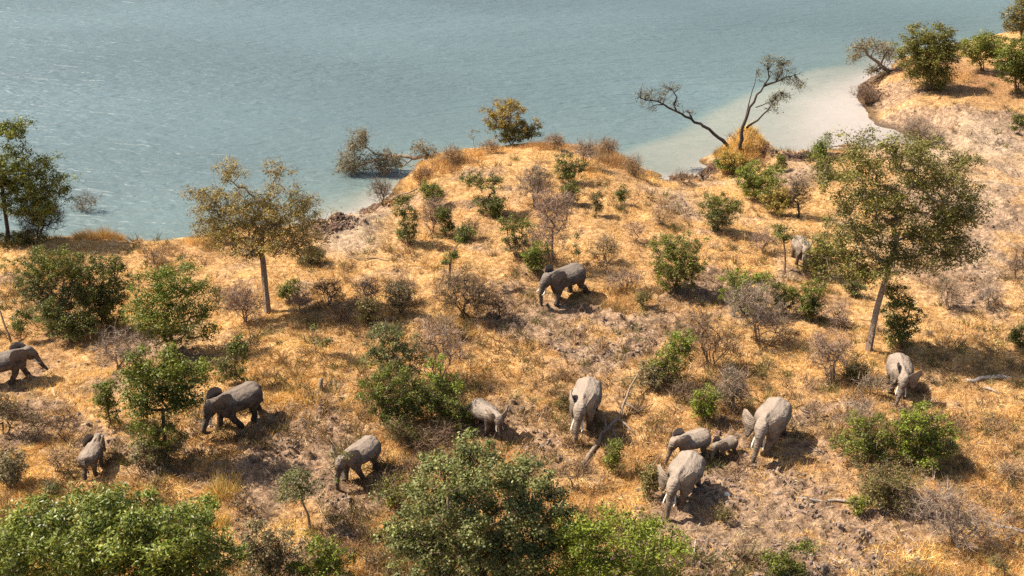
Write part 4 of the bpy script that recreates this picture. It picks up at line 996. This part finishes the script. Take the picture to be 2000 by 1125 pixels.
# small low weeds, too many to count
X, Y = scatter(7500, 18, 80); X, Y, z, sd, mud, pale, red = on_land(X, Y, .4)
k = fbm(X, Y, .2, 2, 6) > .5; X, Y, z = X[k], Y[k], z[k]
per = 26; c = np.repeat(np.arange(len(X)), per); m = len(c); az = rng.random(m) * 6.283; el = .4 + .9 * rng.random(m)
d = np.stack([np.cos(az) * np.cos(el), np.sin(az) * np.cos(el), np.sin(el)], 1)
p = np.stack([X, Y, z], 1)[c] + rng.normal(size=(m, 3)) * np.array([.14, .14, 0])
V, F = blades(p, d, (.16 + .38 * rng.random(m)) * (.5 + 1.1 * rng.random(len(X)))[c], .022 + .02 * rng.random(m), rng)
kind = rng.integers(0, 3, len(X))[c]; cc = np.array([(.20, .135, .085), (.15, .135, .05), (.30, .18, .10)])[kind] * (.6 + .8 * rng.random((m, 1)))
tag(obj('low_weeds', make_mesh('low_weeds', V, [F], np.repeat(cc, 3, 0)), M_GRASS), 'low dry brown and olive weeds dotted through the straw', 'weeds', kind='stuff')

# grass tussocks that stand out one by one
def tussock(label, base, rx, hgt, col, seed, n=900):
    n = int(n * 1.9); r_ = np.random.default_rng(seed + 40); B = np.array(ground_at(*base)); k = math.hypot(B[1], CAM_H) / FOC; R = rx * k
    q = np.sqrt(r_.random(n)); a = r_.random(n) * 6.283
    p = np.stack([R * q * np.cos(a), R * .8 * q * np.sin(a), np.zeros(n)], 1)
    p[:, 2] = height(p[:, 0] + B[0], p[:, 1] + B[1], False) - B[2] - .03; p[:, 2] = np.maximum(p[:, 2], -.5)
    lean = np.abs(r_.normal(size=n)) * .45 + .35 * q; a2 = a + r_.normal(size=n) * 1.3
    d = np.stack([np.cos(a2) * np.sin(lean), np.sin(a2) * np.sin(lean), np.cos(lean)], 1)
    V, F = blades(p, d, hgt * (.15 + .85 * r_.random(n) ** 1.4) * (1.1 - .5 * q * q) * (.45 + .9 * fbm(p[:, 0] + seed * 7, p[:, 1], 1.6, 2, 1)), .012 + .018 * r_.random(n), r_)
    c = vary(col, n, r_, .4, .1); g_ = r_.random(n) < .15; c[g_] = vary((.30, .23, .16), int(g_.sum()), r_, .3, .05)
    tag(obj('grass_tussock', make_mesh('tussock', V, [F], np.repeat(c, 3, 0)), M_GRASS, loc=B), label, 'grass', 'tall grass tussocks')
tussock('golden yellow grass mound at the foot of the two leaning trees', (1440, 297), 46, .85, (.74, .49, .15), 1, 2800)
tussock('rusty brown grass mound on the shore beside the left-hand leafless sapling', (195, 462), 46, 1.0, (.50, .29, .12), 2, 2200)
tussock('arching straw-yellow grass tussock below the dark muddy elephant', (438, 958), 30, 1.0, (.66, .46, .18), 3, 420)
tussock('small upright straw-yellow tussock right of the bottom left tree', (432, 1024), 17, .8, (.68, .46, .18), 4, 300)
tussock('reddish grass mound beside the many-coloured bush on the headland tip', (1060, 292), 42, .8, (.48, .26, .12), 5, 1600)
tussock('reddish tall grass mound on the right shoulder of the headland', (1200, 318), 40, .85, (.48, .27, .13), 6, 1800)
tussock('pinkish brown grass mound at the left shoulder of the headland', (880, 325), 48, .75, (.46, .25, .12), 7, 1800)
tussock('brown grass mound left of the lone yellow-brown tree at the shore', (410, 478), 36, .6, (.52, .31, .13), 8, 900)
tussock('dry grass tussock right of the walking dark grey elephant', (1210, 600), 34, .6, (.55, .33, .15), 9, 700)
tot = 0
for m_ in bpy.data.meshes: tot += len(m_.loops) - 2 * len(m_.polygons)
print('TOTAL TRIS', tot)
# ------------------------------------------------------------------ elephants
def elephant_skin(name, base, dust_and_sun, mudc, mud_amt):
    m, n, b = new_mat(name); L = n.links.new
    tc = N(n, 'ShaderNodeTexCoord')
    def noise(scale, detail=5, rough=.6):
        t = N(n, 'ShaderNodeTexNoise'); t.inputs['Scale'].default_value = scale; t.inputs['Detail'].default_value = detail; t.inputs['Roughness'].default_value = rough
        L(tc.outputs['Object'], t.inputs['Vector']); return t.outputs[0]
    n1, n2 = noise(2.2), noise(7, 4, .6)
    c = mixc(n, ramp(n, n1, [(.42, g(0)), (.58, g(1))]), base, dust_and_sun)
    c = mixc(n, ramp(n, noise(3.1, 6, .75), [(.60 - .25 * mud_amt, g(0)), (.70 - .2 * mud_amt, g(mud_amt))]), c, mudc)
    c = mixc(n, 1.0, c, ramp(n, n2, [(.36, g(.58)), (.64, g(1.25))]), 'MULTIPLY')
    # dusty back, sunlit contrast painted in; drying mud on lower legs; ragged edges
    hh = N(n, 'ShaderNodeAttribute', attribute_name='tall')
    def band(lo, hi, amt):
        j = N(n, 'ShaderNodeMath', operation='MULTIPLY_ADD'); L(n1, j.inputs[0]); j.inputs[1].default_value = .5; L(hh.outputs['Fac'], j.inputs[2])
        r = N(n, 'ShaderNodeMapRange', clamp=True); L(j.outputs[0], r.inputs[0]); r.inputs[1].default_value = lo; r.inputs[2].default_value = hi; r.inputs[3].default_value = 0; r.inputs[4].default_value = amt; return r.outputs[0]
    c = mixc(n, band(.98, 1.2, .75), c, tuple(min(.6, v * 1.5) for v in dust_and_sun))
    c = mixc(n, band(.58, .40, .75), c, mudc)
    c = mixc(n, 1.0, c, (1.06, .99, .91), 'MULTIPLY')
    L(c, b.inputs['Base Color']); b.inputs['Roughness'].default_value = .8; b.inputs['Specular IOR Level'].default_value = .25
    vo = N(n, 'ShaderNodeTexVoronoi'); vo.feature = 'DISTANCE_TO_EDGE'; vo.inputs['Scale'].default_value = 9; L(tc.outputs['Object'], vo.inputs['Vector'])
    vr = ramp(n, vo.outputs['Distance'], [(0, g(0)), (.12, g(1))])
    ad = N(n, 'ShaderNodeMath', operation='MULTIPLY_ADD'); L(vr, ad.inputs[0]); ad.inputs[1].default_value = .08; L(n2, ad.inputs[2])
    wv = N(n, 'ShaderNodeTexWave'); wv.inputs['Scale'].default_value = 3.2; wv.inputs['Distortion'].default_value = 7; wv.inputs['Detail'].default_value = 3; wv.bands_direction = 'Z'; L(tc.outputs['Object'], wv.inputs['Vector'])
    a2 = N(n, 'ShaderNodeMath', operation='MULTIPLY_ADD'); L(wv.outputs['Fac'], a2.inputs[0]); a2.inputs[1].default_value = .16; L(ad.outputs[0], a2.inputs[2])
    bp = N(n, 'ShaderNodeBump'); bp.inputs['Strength'].default_value = .75; bp.inputs['Distance'].default_value = .07
    L(a2.outputs[0], bp.inputs['Height']); L(bp.outputs[0], b.inputs['Normal'])
    return m
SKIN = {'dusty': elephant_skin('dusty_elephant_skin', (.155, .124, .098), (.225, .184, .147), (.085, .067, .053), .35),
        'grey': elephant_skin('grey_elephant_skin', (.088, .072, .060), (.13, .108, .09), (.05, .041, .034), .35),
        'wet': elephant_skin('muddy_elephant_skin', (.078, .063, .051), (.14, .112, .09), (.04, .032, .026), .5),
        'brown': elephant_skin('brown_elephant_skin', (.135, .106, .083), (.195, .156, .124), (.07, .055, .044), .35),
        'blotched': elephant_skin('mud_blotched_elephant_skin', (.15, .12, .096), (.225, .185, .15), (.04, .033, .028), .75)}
M_IVORY, _n, _b = new_mat('ivory')
_t = N(_n, 'ShaderNodeTexNoise'); _t.inputs['Scale'].default_value = 8
_n.links.new(ramp(_n, _t.outputs[0], [(.3, (.62, .52, .38)), (.7, (.80, .72, .58))]), _b.inputs['Base Color']); _b.inputs['Roughness'].default_value = .45
M_EYE, _n, _b = new_mat('dark_eye')
_t = N(_n, 'ShaderNodeTexNoise'); _n.links.new(ramp(_n, _t.outputs[0], [(.3, (.012, .009, .006)), (.7, (.03, .02, .014))]), _b.inputs['Base Color']); _b.inputs['Roughness'].default_value = .2
M_HAIR, _n, _b = new_mat('tail_hair')
_t = N(_n, 'ShaderNodeTexNoise'); _n.links.new(ramp(_n, _t.outputs[0], [(.3, (.02, .017, .014)), (.7, (.05, .042, .035))]), _b.inputs['Base Color']); _b.inputs['Roughness'].default_value = .9

def cat_spline(P, n):
    P = np.array(P, float); Q = np.vstack([2 * P[0] - P[1], P, 2 * P[-1] - P[-2]]); out = []
    for i in range(1, len(Q) - 2):
        for t in np.linspace(0, 1, n, endpoint=False):
            a, b, c, d = Q[i - 1], Q[i], Q[i + 1], Q[i + 2]
            out.append(.5 * (2 * b + (c - a) * t + (2 * a - 5 * b + 4 * c - d) * t * t + (3 * b - a - 3 * c + d) * t ** 3))
    out.append(P[-1]); return np.array(out)
def loft(P, ra, rb, side=(0, 1, 0), n=16, sub=4):
    """closed tube through P; ra = half width along `side`, rb = half width across it"""
    D = cat_spline(np.column_stack([np.array(P, float), ra, rb]), sub)
    P, ra, rb = D[:, :3], np.maximum(D[:, 3], .004), np.maximum(D[:, 4], .004)
    d = np.gradient(P, axis=0); d /= np.linalg.norm(d, axis=1, keepdims=True)
    s = np.array(side, float)[None] - d * (d @ np.array(side, float))[:, None]; s /= np.linalg.norm(s, axis=1, keepdims=True)
    u = np.cross(d, s); t = np.arange(n) * 2 * np.pi / n
    V = P[:, None] + np.cos(t)[None, :, None] * s[:, None] * ra[:, None, None] + np.sin(t)[None, :, None] * u[:, None] * rb[:, None, None]
    m = len(P); V = np.vstack([V.reshape(-1, 3), P[0], P[-1]])
    k = np.arange(n); q = np.stack([k, (k + 1) % n, n + (k + 1) % n, n + k], 1)
    F = [list(r) for r in (q[None] + (np.arange(m - 1) * n)[:, None, None]).reshape(-1, 4)]
    F += [[(j + 1) % n, j, m * n] for j in range(n)] + [[(m - 1) * n + j, (m - 1) * n + (j + 1) % n, m * n + 1] for j in range(n)]
    return V, F
def ball(c, r, n=14, m=9):
    th = np.linspace(0, np.pi, m)[1:-1]; ph = np.arange(n) * 2 * np.pi / n
    V = np.array([[math.sin(a) * math.cos(b), math.sin(a) * math.sin(b), math.cos(a)] for a in th for b in ph] + [[0, 0, 1], [0, 0, -1]])
    F = [[i * n + j, (i + 1) * n + j, (i + 1) * n + (j + 1) % n, i * n + (j + 1) % n] for i in range(m - 3) for j in range(n)]
    T, B = (m - 2) * n, (m - 2) * n + 1
    F += [[T, j, (j + 1) % n] for j in range(n)] + [[B, (m - 3) * n + (j + 1) % n, (m - 3) * n + j] for j in range(n)]
    return V * np.array(r) + np.array(c), F
def join(parts):
    V, F, o = [], [], 0
    for v, f in parts:
        V.append(v); F += [[i + o for i in q] for q in f]; o += len(v)
    return np.vstack(V), F
EAR = [(0, .115), (.05, .175), (.13, .215), (.22, .215), (.30, .175), (.355, .09), (.365, -.02), (.335, -.13), (.275, -.22), (.20, -.295), (.13, -.345), (.085, -.30), (.055, -.21), (.03, -.12), (0, -.06)]

def elephant(label, base, heading, S, skin='dusty', head=(0, 0), trunk=None, legs=(0, 0, 0, 0), ears=(25, 25), tusk=1.0, tail=(0, 0), seed=0, young=0.0, plump=1.0):
    """S = shoulder height; head = (yaw, nod) degrees; legs = swing of front left, front right, hind left, hind right; ears = flare left, right"""
    B = ground_at(*base)
    W = plump * 1.16
    parts = []
    rump_drop = .02
    parts.append(loft([(-.585, 0, .73), (-.54, 0, .72), (-.44, 0, .725), (-.28, 0, .705), (-.06, 0, .69), (.14, 0, .70), (.32, 0, .725), (.45, 0, .755), (.56, 0, .80), (.66, 0, .83)],
                      np.array([.05, .15, .235, .285, .315, .30, .245, .185, .15, .13]) * W, [.07, .165, .235, .255, .262, .255, .255, .22, .185, .16], n=20))
    # backbone, shoulder blades and hips
    parts.append(loft([(-.56, 0, .85), (-.40, 0, .945), (-.20, 0, .945), (.02, 0, .935), (.20, 0, .955), (.36, 0, .985), (.50, 0, .975), (.62, 0, .97)], [.02, .04, .045, .045, .045, .045, .04, .03], [.02, .03, .028, .028, .028, .03, .03, .03], n=8))
    for s in (1, -1):
        parts.append(ball((.32, s * .175, .68), (.15, .105, .25))); parts.append(ball((-.37, s * .165 * W, .70), (.17, .125, .22)))
    # legs
    def leg(top, knee, ank, foot, radii, sw):
        a = math.radians(sw); ca, sa = math.cos(a), math.sin(a); out = []
        bend = max(0, -sw) * .010 if top[0] > 0 else max(0, -sw) * .006
        for i, p in enumerate((top, knee, ank, foot)):
            dx, dz = p[0] - top[0], p[2] - top[2]
            x, z = top[0] + dx * ca - dz * sa, top[2] + dx * sa + dz * ca
            if i >= 2: x -= bend * .35 * (i - 1) * .6
            out.append([x, p[1], z])
        lift = min(o[2] for o in out)
        # straighten to reach the ground
        out[3][2] = .015 + max(0, -sw) * .0016; out[2][2] = max(out[2][2], .12)
        P = out + [[out[3][0] + .012, out[3][1], out[3][2] - .015]]
        return loft(P, radii + [radii[-1] * .96], [r * 1.04 for r in radii] + [radii[-1]], n=12, sub=4)
    for k, (x, s) in enumerate(((.34, 1), (.34, -1))):
        parts.append(leg((x, s * .155, .60), (x + .015, s * .15, .33), (x - .01, s * .148, .14), (x + .01, s * .148, .015), [.122, .086, .072, .088], legs[k]))
    for k, s in enumerate((1, -1)):
        parts.append(leg((-.38, s * .15 * W, .62), (-.325, s * .15, .36), (-.405, s * .148, .17), (-.385, s * .148, .015), [.155, .10, .074, .086], legs[2 + k]))
    # head group, turned about the neck
    yaw, nod = math.radians(head[0]), math.radians(head[1])
    piv = np.array([.60, 0, .83])
    Rm = np.array(Matrix.Rotation(yaw, 3, 'Z') @ Matrix.Rotation(nod, 3, 'Y'))
    hs = 1 + .12 * young
    def H(v): return (np.asarray(v, float) - piv) * hs @ Rm.T + piv
    hp = [ball((.735, 0, .845), (.165, .15, .175)), ball((.72, .045, .955), (.10, .085, .075)), ball((.72, -.045, .955), (.10, .085, .075)), ball((.80, 0, .76), (.105, .115, .14)), ball((.755, 0, .665), (.10, .072, .075)),
          ball((.83, .085, .815), (.055, .045, .06)), ball((.83, -.085, .815), (.055, .045, .06)), ball((.83, .07, .69), (.06, .042, .08)), ball((.83, -.07, .69), (.06, .042, .08)), ball((.60, 0, .83), (.17, .145, .175))]
    parts += [(H(v), f) for v, f in hp]
    # trunk: given in elephant space below the root
    root_pts = [H((.80, 0, .86)), H((.865, 0, .765)), H((.895, 0, .66))]
    if trunk is None: trunk = [(.93, 0, .50), (.945, 0, .34), (.945, 0, .18), (.96, 0, .06)]
    e = root_pts[-1]; off = e - np.array([.895, 0, .66])
    tp = [np.array(t, float) + off * max(0, 1 - .22 * i) for i, t in enumerate(trunk)]
    for t in tp: t[2] = max(t[2], .035)
    rr = np.concatenate([[.10, .098, .085], np.linspace(.072, .034, len(tp))])
    parts.append(loft(root_pts + tp, rr, rr, n=12, sub=5))
    V, F = join(parts)
    me = bpy.data.meshes.new('raw'); me.from_pydata((V * S).tolist(), [], F); me.update()
    tmp = bpy.data.objects.new('raw', me); COL.objects.link(tmp)
    md = tmp.modifiers.new('r', 'REMESH'); md.mode = 'VOXEL'; md.voxel_size = max(.018, .025 * S)
    sm = tmp.modifiers.new('s', 'SMOOTH'); sm.factor = .5; sm.iterations = 3
    dg = bpy.context.evaluated_depsgraph_get(); ev = tmp.evaluated_get(dg); rm = ev.to_mesh()
    nv = len(rm.vertices); co = np.zeros(nv * 3); rm.vertices.foreach_get('co', co); V = co.reshape(-1, 3)
    F4 = [list(p.vertices) for p in rm.polygons]
    ev.to_mesh_clear(); bpy.data.objects.remove(tmp); bpy.data.meshes.remove(me)
    # ears: curved flaps rooted in the side of the head
    extra = []
    o2 = np.array(EAR); cen = np.array([.12, -.04]); rng_ = np.random.default_rng(seed)
    for s, fl in ((1, ears[0]), (-1, ears[1])):
        a = math.radians(fl); rings = []
        for layer in (1, -1):
            for f_ in (1.0, .97, .75, .45, .15) if layer == 1 else (.97, .75, .45, .15):
                q = (cen + (o2 - cen) * f_) * np.array([1.28, 1.2])
                u, v = q[:, 0], q[:, 1]
                bow = .045 * np.sin(np.clip(u / .36, 0, 1) * np.pi) - .10 * np.maximum(0, u - .22) + .025 * np.sin(v * 22 + seed) * np.clip(u / .3, 0, 1)
                th = layer * .015 * (0 if f_ == 1.0 else 1)
                off_ = bow + th
                # direction backwards along the ear and its outward normal
                bx, by = -math.cos(a), math.sin(a); nx_, ny_ = math.sin(a), math.cos(a)
                x = .69 + u * bx + off_ * nx_; y = s * (.135 + u * by + off_ * ny_ ) ; zz = .84 + v - .12 * np.maximum(0, u - .15) * math.sin(a) * 0
                rings.append(np.stack([x, y, zz], 1))
        n = len(o2); A = [0, 1, 2, 3, 4]; Bk = [0, 5, 6, 7, 8]
        EV = H(np.vstack(rings)); EF = []
        for chain in (A, Bk):
            for i, j in zip(chain[:-1], chain[1:]):
                for k in range(n): EF.append([i * n + k, i * n + (k + 1) % n, j * n + (k + 1) % n, j * n + k])
            EF.append([chain[-1] * n + k for k in range(n)])
        extra.append((EV * S, EF))
    # tail
    tx, ty = tail
    tp_ = [(-.575, 0, .80), (-.61, ty * .2, .72), (-.63 - tx * .3, ty * .5, .58), (-.62 - tx * .6, ty * .9, .44)]
    v, f = loft(tp_, [.026, .02, .014, .011], [.026, .02, .014, .011], n=7, sub=3); extra.append((v * S, f))
    EV, EF = join(extra)
    F4 += [[i + nv for i in q] for q in EF]; V = np.vstack([V, EV])
    bm = bpy.data.meshes.new('elephant_body'); bm.from_pydata(V.tolist(), [], F4); bm.polygons.foreach_set('use_smooth', np.ones(len(bm.polygons), bool)); bm.update()
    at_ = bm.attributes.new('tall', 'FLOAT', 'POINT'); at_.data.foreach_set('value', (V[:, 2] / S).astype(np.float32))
    root = tag(obj('elephant', None, loc=B, rotz=math.radians(heading)), label, 'elephant', 'elephants of the herd')
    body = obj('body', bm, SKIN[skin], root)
    def pm(v, f, nm, mat, par=root):
        m_ = bpy.data.meshes.new(nm); m_.from_pydata((np.asarray(v) * S).tolist(), [], f); m_.polygons.foreach_set('use_smooth', np.ones(len(m_.polygons), bool)); m_.update()
        return obj(nm, m_, mat, par)
    v, f = loft([tp_[-1], (tp_[-1][0] - tx * .05, tp_[-1][1], .37), (tp_[-1][0] - tx * .08, tp_[-1][1], .30)], [.014, .03, .006], [.014, .022, .006], n=7, sub=3); pm(v, f, 'tail_tuft', M_HAIR)
    for s in (1, -1):
        if tusk > 0:
            l = tusk
            v, f = loft([(.83, s * .085, .68), (.875, s * .10, .60), (.875 + .07 * l, s * (.10 + .02 * l), .60 - .075 * l), (.875 + .15 * l, s * (.10 + .018 * l), .60 - .095 * l)], [.021, .021, .017, .005], [.021, .021, .017, .005], n=8, sub=4)
            pm(H(v), f, 'tusk', M_IVORY)
        v, f = ball((.855, s * .128, .80), (.014, .01, .014), 8, 6); pm(H(v), f, 'eye', M_EYE)
    return root

# far and left
elephant('grey elephant walking right, cut off by the left edge of the photo', (14, 748), 24, 1.47, 'grey', (0, 4), [(.95, 0, .50), (1.00, 0, .36), (1.06, 0, .24), (1.10, 0, .16)], (22, -16, -14, 12), (16, 22), .8, seed=1)
elephant('young elephant seen from behind, walking away beside the bottom left tree', (186, 917), 90, 1.0, 'brown', (-4, 0), None, (8, -10, -10, 8), (28, 28), 0, (.02, -.09), 2, .4)
elephant('dark muddy elephant with curled trunk striding left below the upright dark bush', (473, 826), 226, 1.58, 'wet', (4, 12), [(.99, 0, .47), (1.02, 0, .33), (.95, 0, .22), (.83, 0, .19)], (-16, 20, 16, -14), (12, 14), 1.0, seed=3)
elephant('brown elephant facing left with its face behind a leafy sapling', (709, 924), 234, 1.33, 'brown', (0, 14), [(.97, 0, .46), (.98, 0, .30), (.95, 0, .16), (.93, 0, .08)], (-12, 18, 8, -8), (15, 62), .7, seed=4)
elephant('small mud-blotched elephant grazing with one ear raised, its rump in the big tangled bush', (947, 838), 311, 1.17, 'blotched', (-12, 22), [(.93, 0, .42), (.93, 0, .26), (.91, 0, .12), (.90, 0, .05)], (6, -6, 4, -4), (58, 18), .75, seed=5)
elephant('dusty elephant facing the camera with trunk hanging straight, beside the fallen pale trunk', (1142, 825), 256, 1.68, 'dusty', (-4, 6), [(.94, -.01, .48), (.95, -.02, .32), (.945, -.02, .17), (.94, -.02, .05)], (-6, 14, -10, 10), (20, 26), 1.1, seed=6)
elephant('dark grey elephant walking left alone in the middle of the clearing', (1105, 583), 220, 1.7, 'grey', (0, 2), [(.94, 0, .50), (.94, 0, .36), (.92, 0, .20), (.91, 0, .09)], (15, -12, -20, 14), (24, 20), 1.0, seed=7)
elephant('distant dusty elephant half hidden beneath the large olive tree', (1560, 510), 268, 1.27, 'dusty', (0, 8), None, (4, -6, 4, -4), (18, 18), 1.0, seed=8)
elephant('dusty elephant facing the camera right of the large olive tree trunk', (1749, 762), 257, 1.44, 'dusty', (-8, 14), [(.94, -.03, .46), (.95, -.06, .30), (.94, -.08, .15), (.93, -.09, .05)], (6, -10, -6, 6), (48, 8), 1.0, seed=9)
elephant('largest dusty elephant with both ears spread and tail swung out, right of the calf', (1500, 865), 236, 1.68, 'dusty', (10, 4), [(.95, 0, .48), (.97, 0, .32), (.985, 0, .16), (.99, 0, .05)], (10, -10, -8, 10), (46, 50), .9, (.12, .10), 10)
elephant('half-grown dusty elephant with a dark band on its flank, beside the calf', (1351, 893), 205, 1.14, 'dusty', (0, 16), [(.97, 0, .44), (1.0, 0, .28), (1.0, 0, .13), (1.0, 0, .05)], (6, -8, 8, -10), (12, 14), .3, seed=11, young=.3)
elephant('tiny elephant calf, smallest of the herd, between two adults', (1416, 890), 212, 0.78, 'brown', (0, 20), [(.95, 0, .42), (.95, 0, .26), (.93, 0, .12), (.92, 0, .05)], (-6, 8, -8, 8), (26, 14), 0, seed=12, young=1)
elephant('nearest dusty elephant with spread ears and short tusks, in front of the half-grown one', (1333, 969), 240, 1.54, 'dusty', (2, 6), [(.94, 0, .48), (.95, 0, .32), (.945, 0, .17), (.94, 0, .05)], (8, -12, -12, 12), (34, 52), 1.0, seed=13, plump=1.06)

# ------------------------------------------------------------------ fallen trunks, branches, stump, bone
def log(name, label, cat, pts, r0, r1, bark, seed, branches=(), lift=.8, group=None):
    rng_ = np.random.default_rng(seed + 300)
    def line(pp, ra, rb, lf):
        P = [np.array(ground_at(x, y)) + np.array([0, 0, ra * lf + dz]) for x, y, dz in pp]
        return limb_path(P, ra, rb, rng_, .03, .3)
    paths = [line(pts, r0, r1, lift)] + [line(p, a, b_, .5) for p, a, b_ in branches]
    o = np.array(ground_at(pts[0][0], pts[0][1]))
    if not branches:
        return tag(obj(name, limb_mesh(paths, bark, rng_, 8, o), M_BARK, loc=o), label, cat, group)
    root = tag(obj(name, None, loc=o), label, cat, group)
    obj('trunk', limb_mesh(paths[:1], bark, rng_, 8, o), M_BARK, root)
    for p in paths[1:]: obj('branch', limb_mesh([p], bark, rng_, 6, o), M_BARK, root)
    return root
log('dead_tree', 'pale weathered fallen trunk lying diagonally right of the head-on elephant', 'log', [(1134, 912, 0), (1160, 880, .05), (1185, 846, .1), (1208, 828, .18), (1218, 800, .3), (1232, 775, .5), (1252, 752, .7)], .085, .03, 'grey', 1,
    [([(1185, 846, .1), (1180, 832, .3), (1172, 818, .3)], .06, .02), ([(1206, 830, .2), (1222, 834, .1), (1240, 850, .02)], .06, .02), ([(1218, 800, .3), (1245, 810, .1), (1275, 790, 0)], .05, .015), ([(1195, 838, .1), (1200, 850, 0), (1212, 862, 0)], .05, .02)])
log('fallen_log', 'grey log lying at the right edge beside the large tree shadow', 'log', [(1888, 745, 0), (1930, 741, .03), (1970, 742, 0), (2025, 739, 0)], .07, .13, 'pale', 2)
log('fallen_branch', 'thin white branch on the trampled ground right of the nearest elephant', 'branch', [(1510, 963, .02), (1545, 975, .05), (1590, 979, .03), (1630, 978, .02), (1668, 982, 0)], .028, .05, 'pale', 3)
log('fallen_branch', 'pale broken branch at the right edge in the lower right corner', 'branch', [(1945, 1028, 0), (1975, 1036, .05), (2020, 1046, 0)], .05, .07, 'pale', 4)
log('fallen_branch', 'short pale stick below the grey log near the right edge', 'branch', [(1922, 758, 0), (1938, 764, .03), (1950, 770, 0)], .05, .04, 'pale', 5)
log('fallen_branch', 'short pale branch standing out at the right end of the fresh green bottom tree', 'branch', [(1352, 1100, 0), (1355, 1085, .1), (1357, 1070, .3)], .05, .025, 'pale', 6)
log('stump', 'small broken grey stump in the straw right of the dark muddy elephant', 'stump', [(626, 762, -.1), (627, 761, .2), (629, 760, .5)], .11, .08, 'grey', 7, lift=0)
log('driftwood', 'bleached driftwood log at the water edge of the headland foot', 'log', [(764, 390, 0), (790, 383, .1), (815, 377, .2)], .10, .05, 'tan', 8)
log('fallen_branch', 'dead branch lying across the bank left of the eroded grey mound', 'branch', [(672, 500, 0), (700, 508, .05), (735, 505, 0), (760, 512, 0)], .04, .03, 'grey', 9)
log('dead_stick', 'leaning dead stick at the left edge above the walking elephant', 'branch', [(22, 668, -.05), (14, 655, .7), (4, 640, 1.5)], .05, .03, 'brown', 10)
def stone(label, base, size, col, seed, name='rock'):
    r_ = np.random.default_rng(seed); v, f = ball((0, 0, 0), (1, 1, 1), 10, 7)
    v = v * (1 + (r_.random((len(v), 1)) - .5) * .35) * np.array(size)
    B = ground_at(*base); m_ = bpy.data.meshes.new(name); m_.from_pydata(v.tolist(), [], f)
    a = m_.attributes.new('col', 'FLOAT_COLOR', 'POINT'); a.data.foreach_set('color', np.column_stack([np.tile(col, (len(v), 1)), np.ones(len(v))]).astype(np.float32).ravel())
    m_.update(); o = obj(name, m_, M_CLOD, loc=B + Vector((0, 0, size[2] * .5)), rotz=r_.random() * 3)
    tag(o, label, 'rock')
stone('pale cream stone in front of the elephant at the left edge', (106, 768), (.07, .34, .07), (.50, .38, .21), 1)
stone('small white stone in the shadow of the nearest elephant', (1420, 968), (.10, .08, .09), (.72, .68, .6), 2)
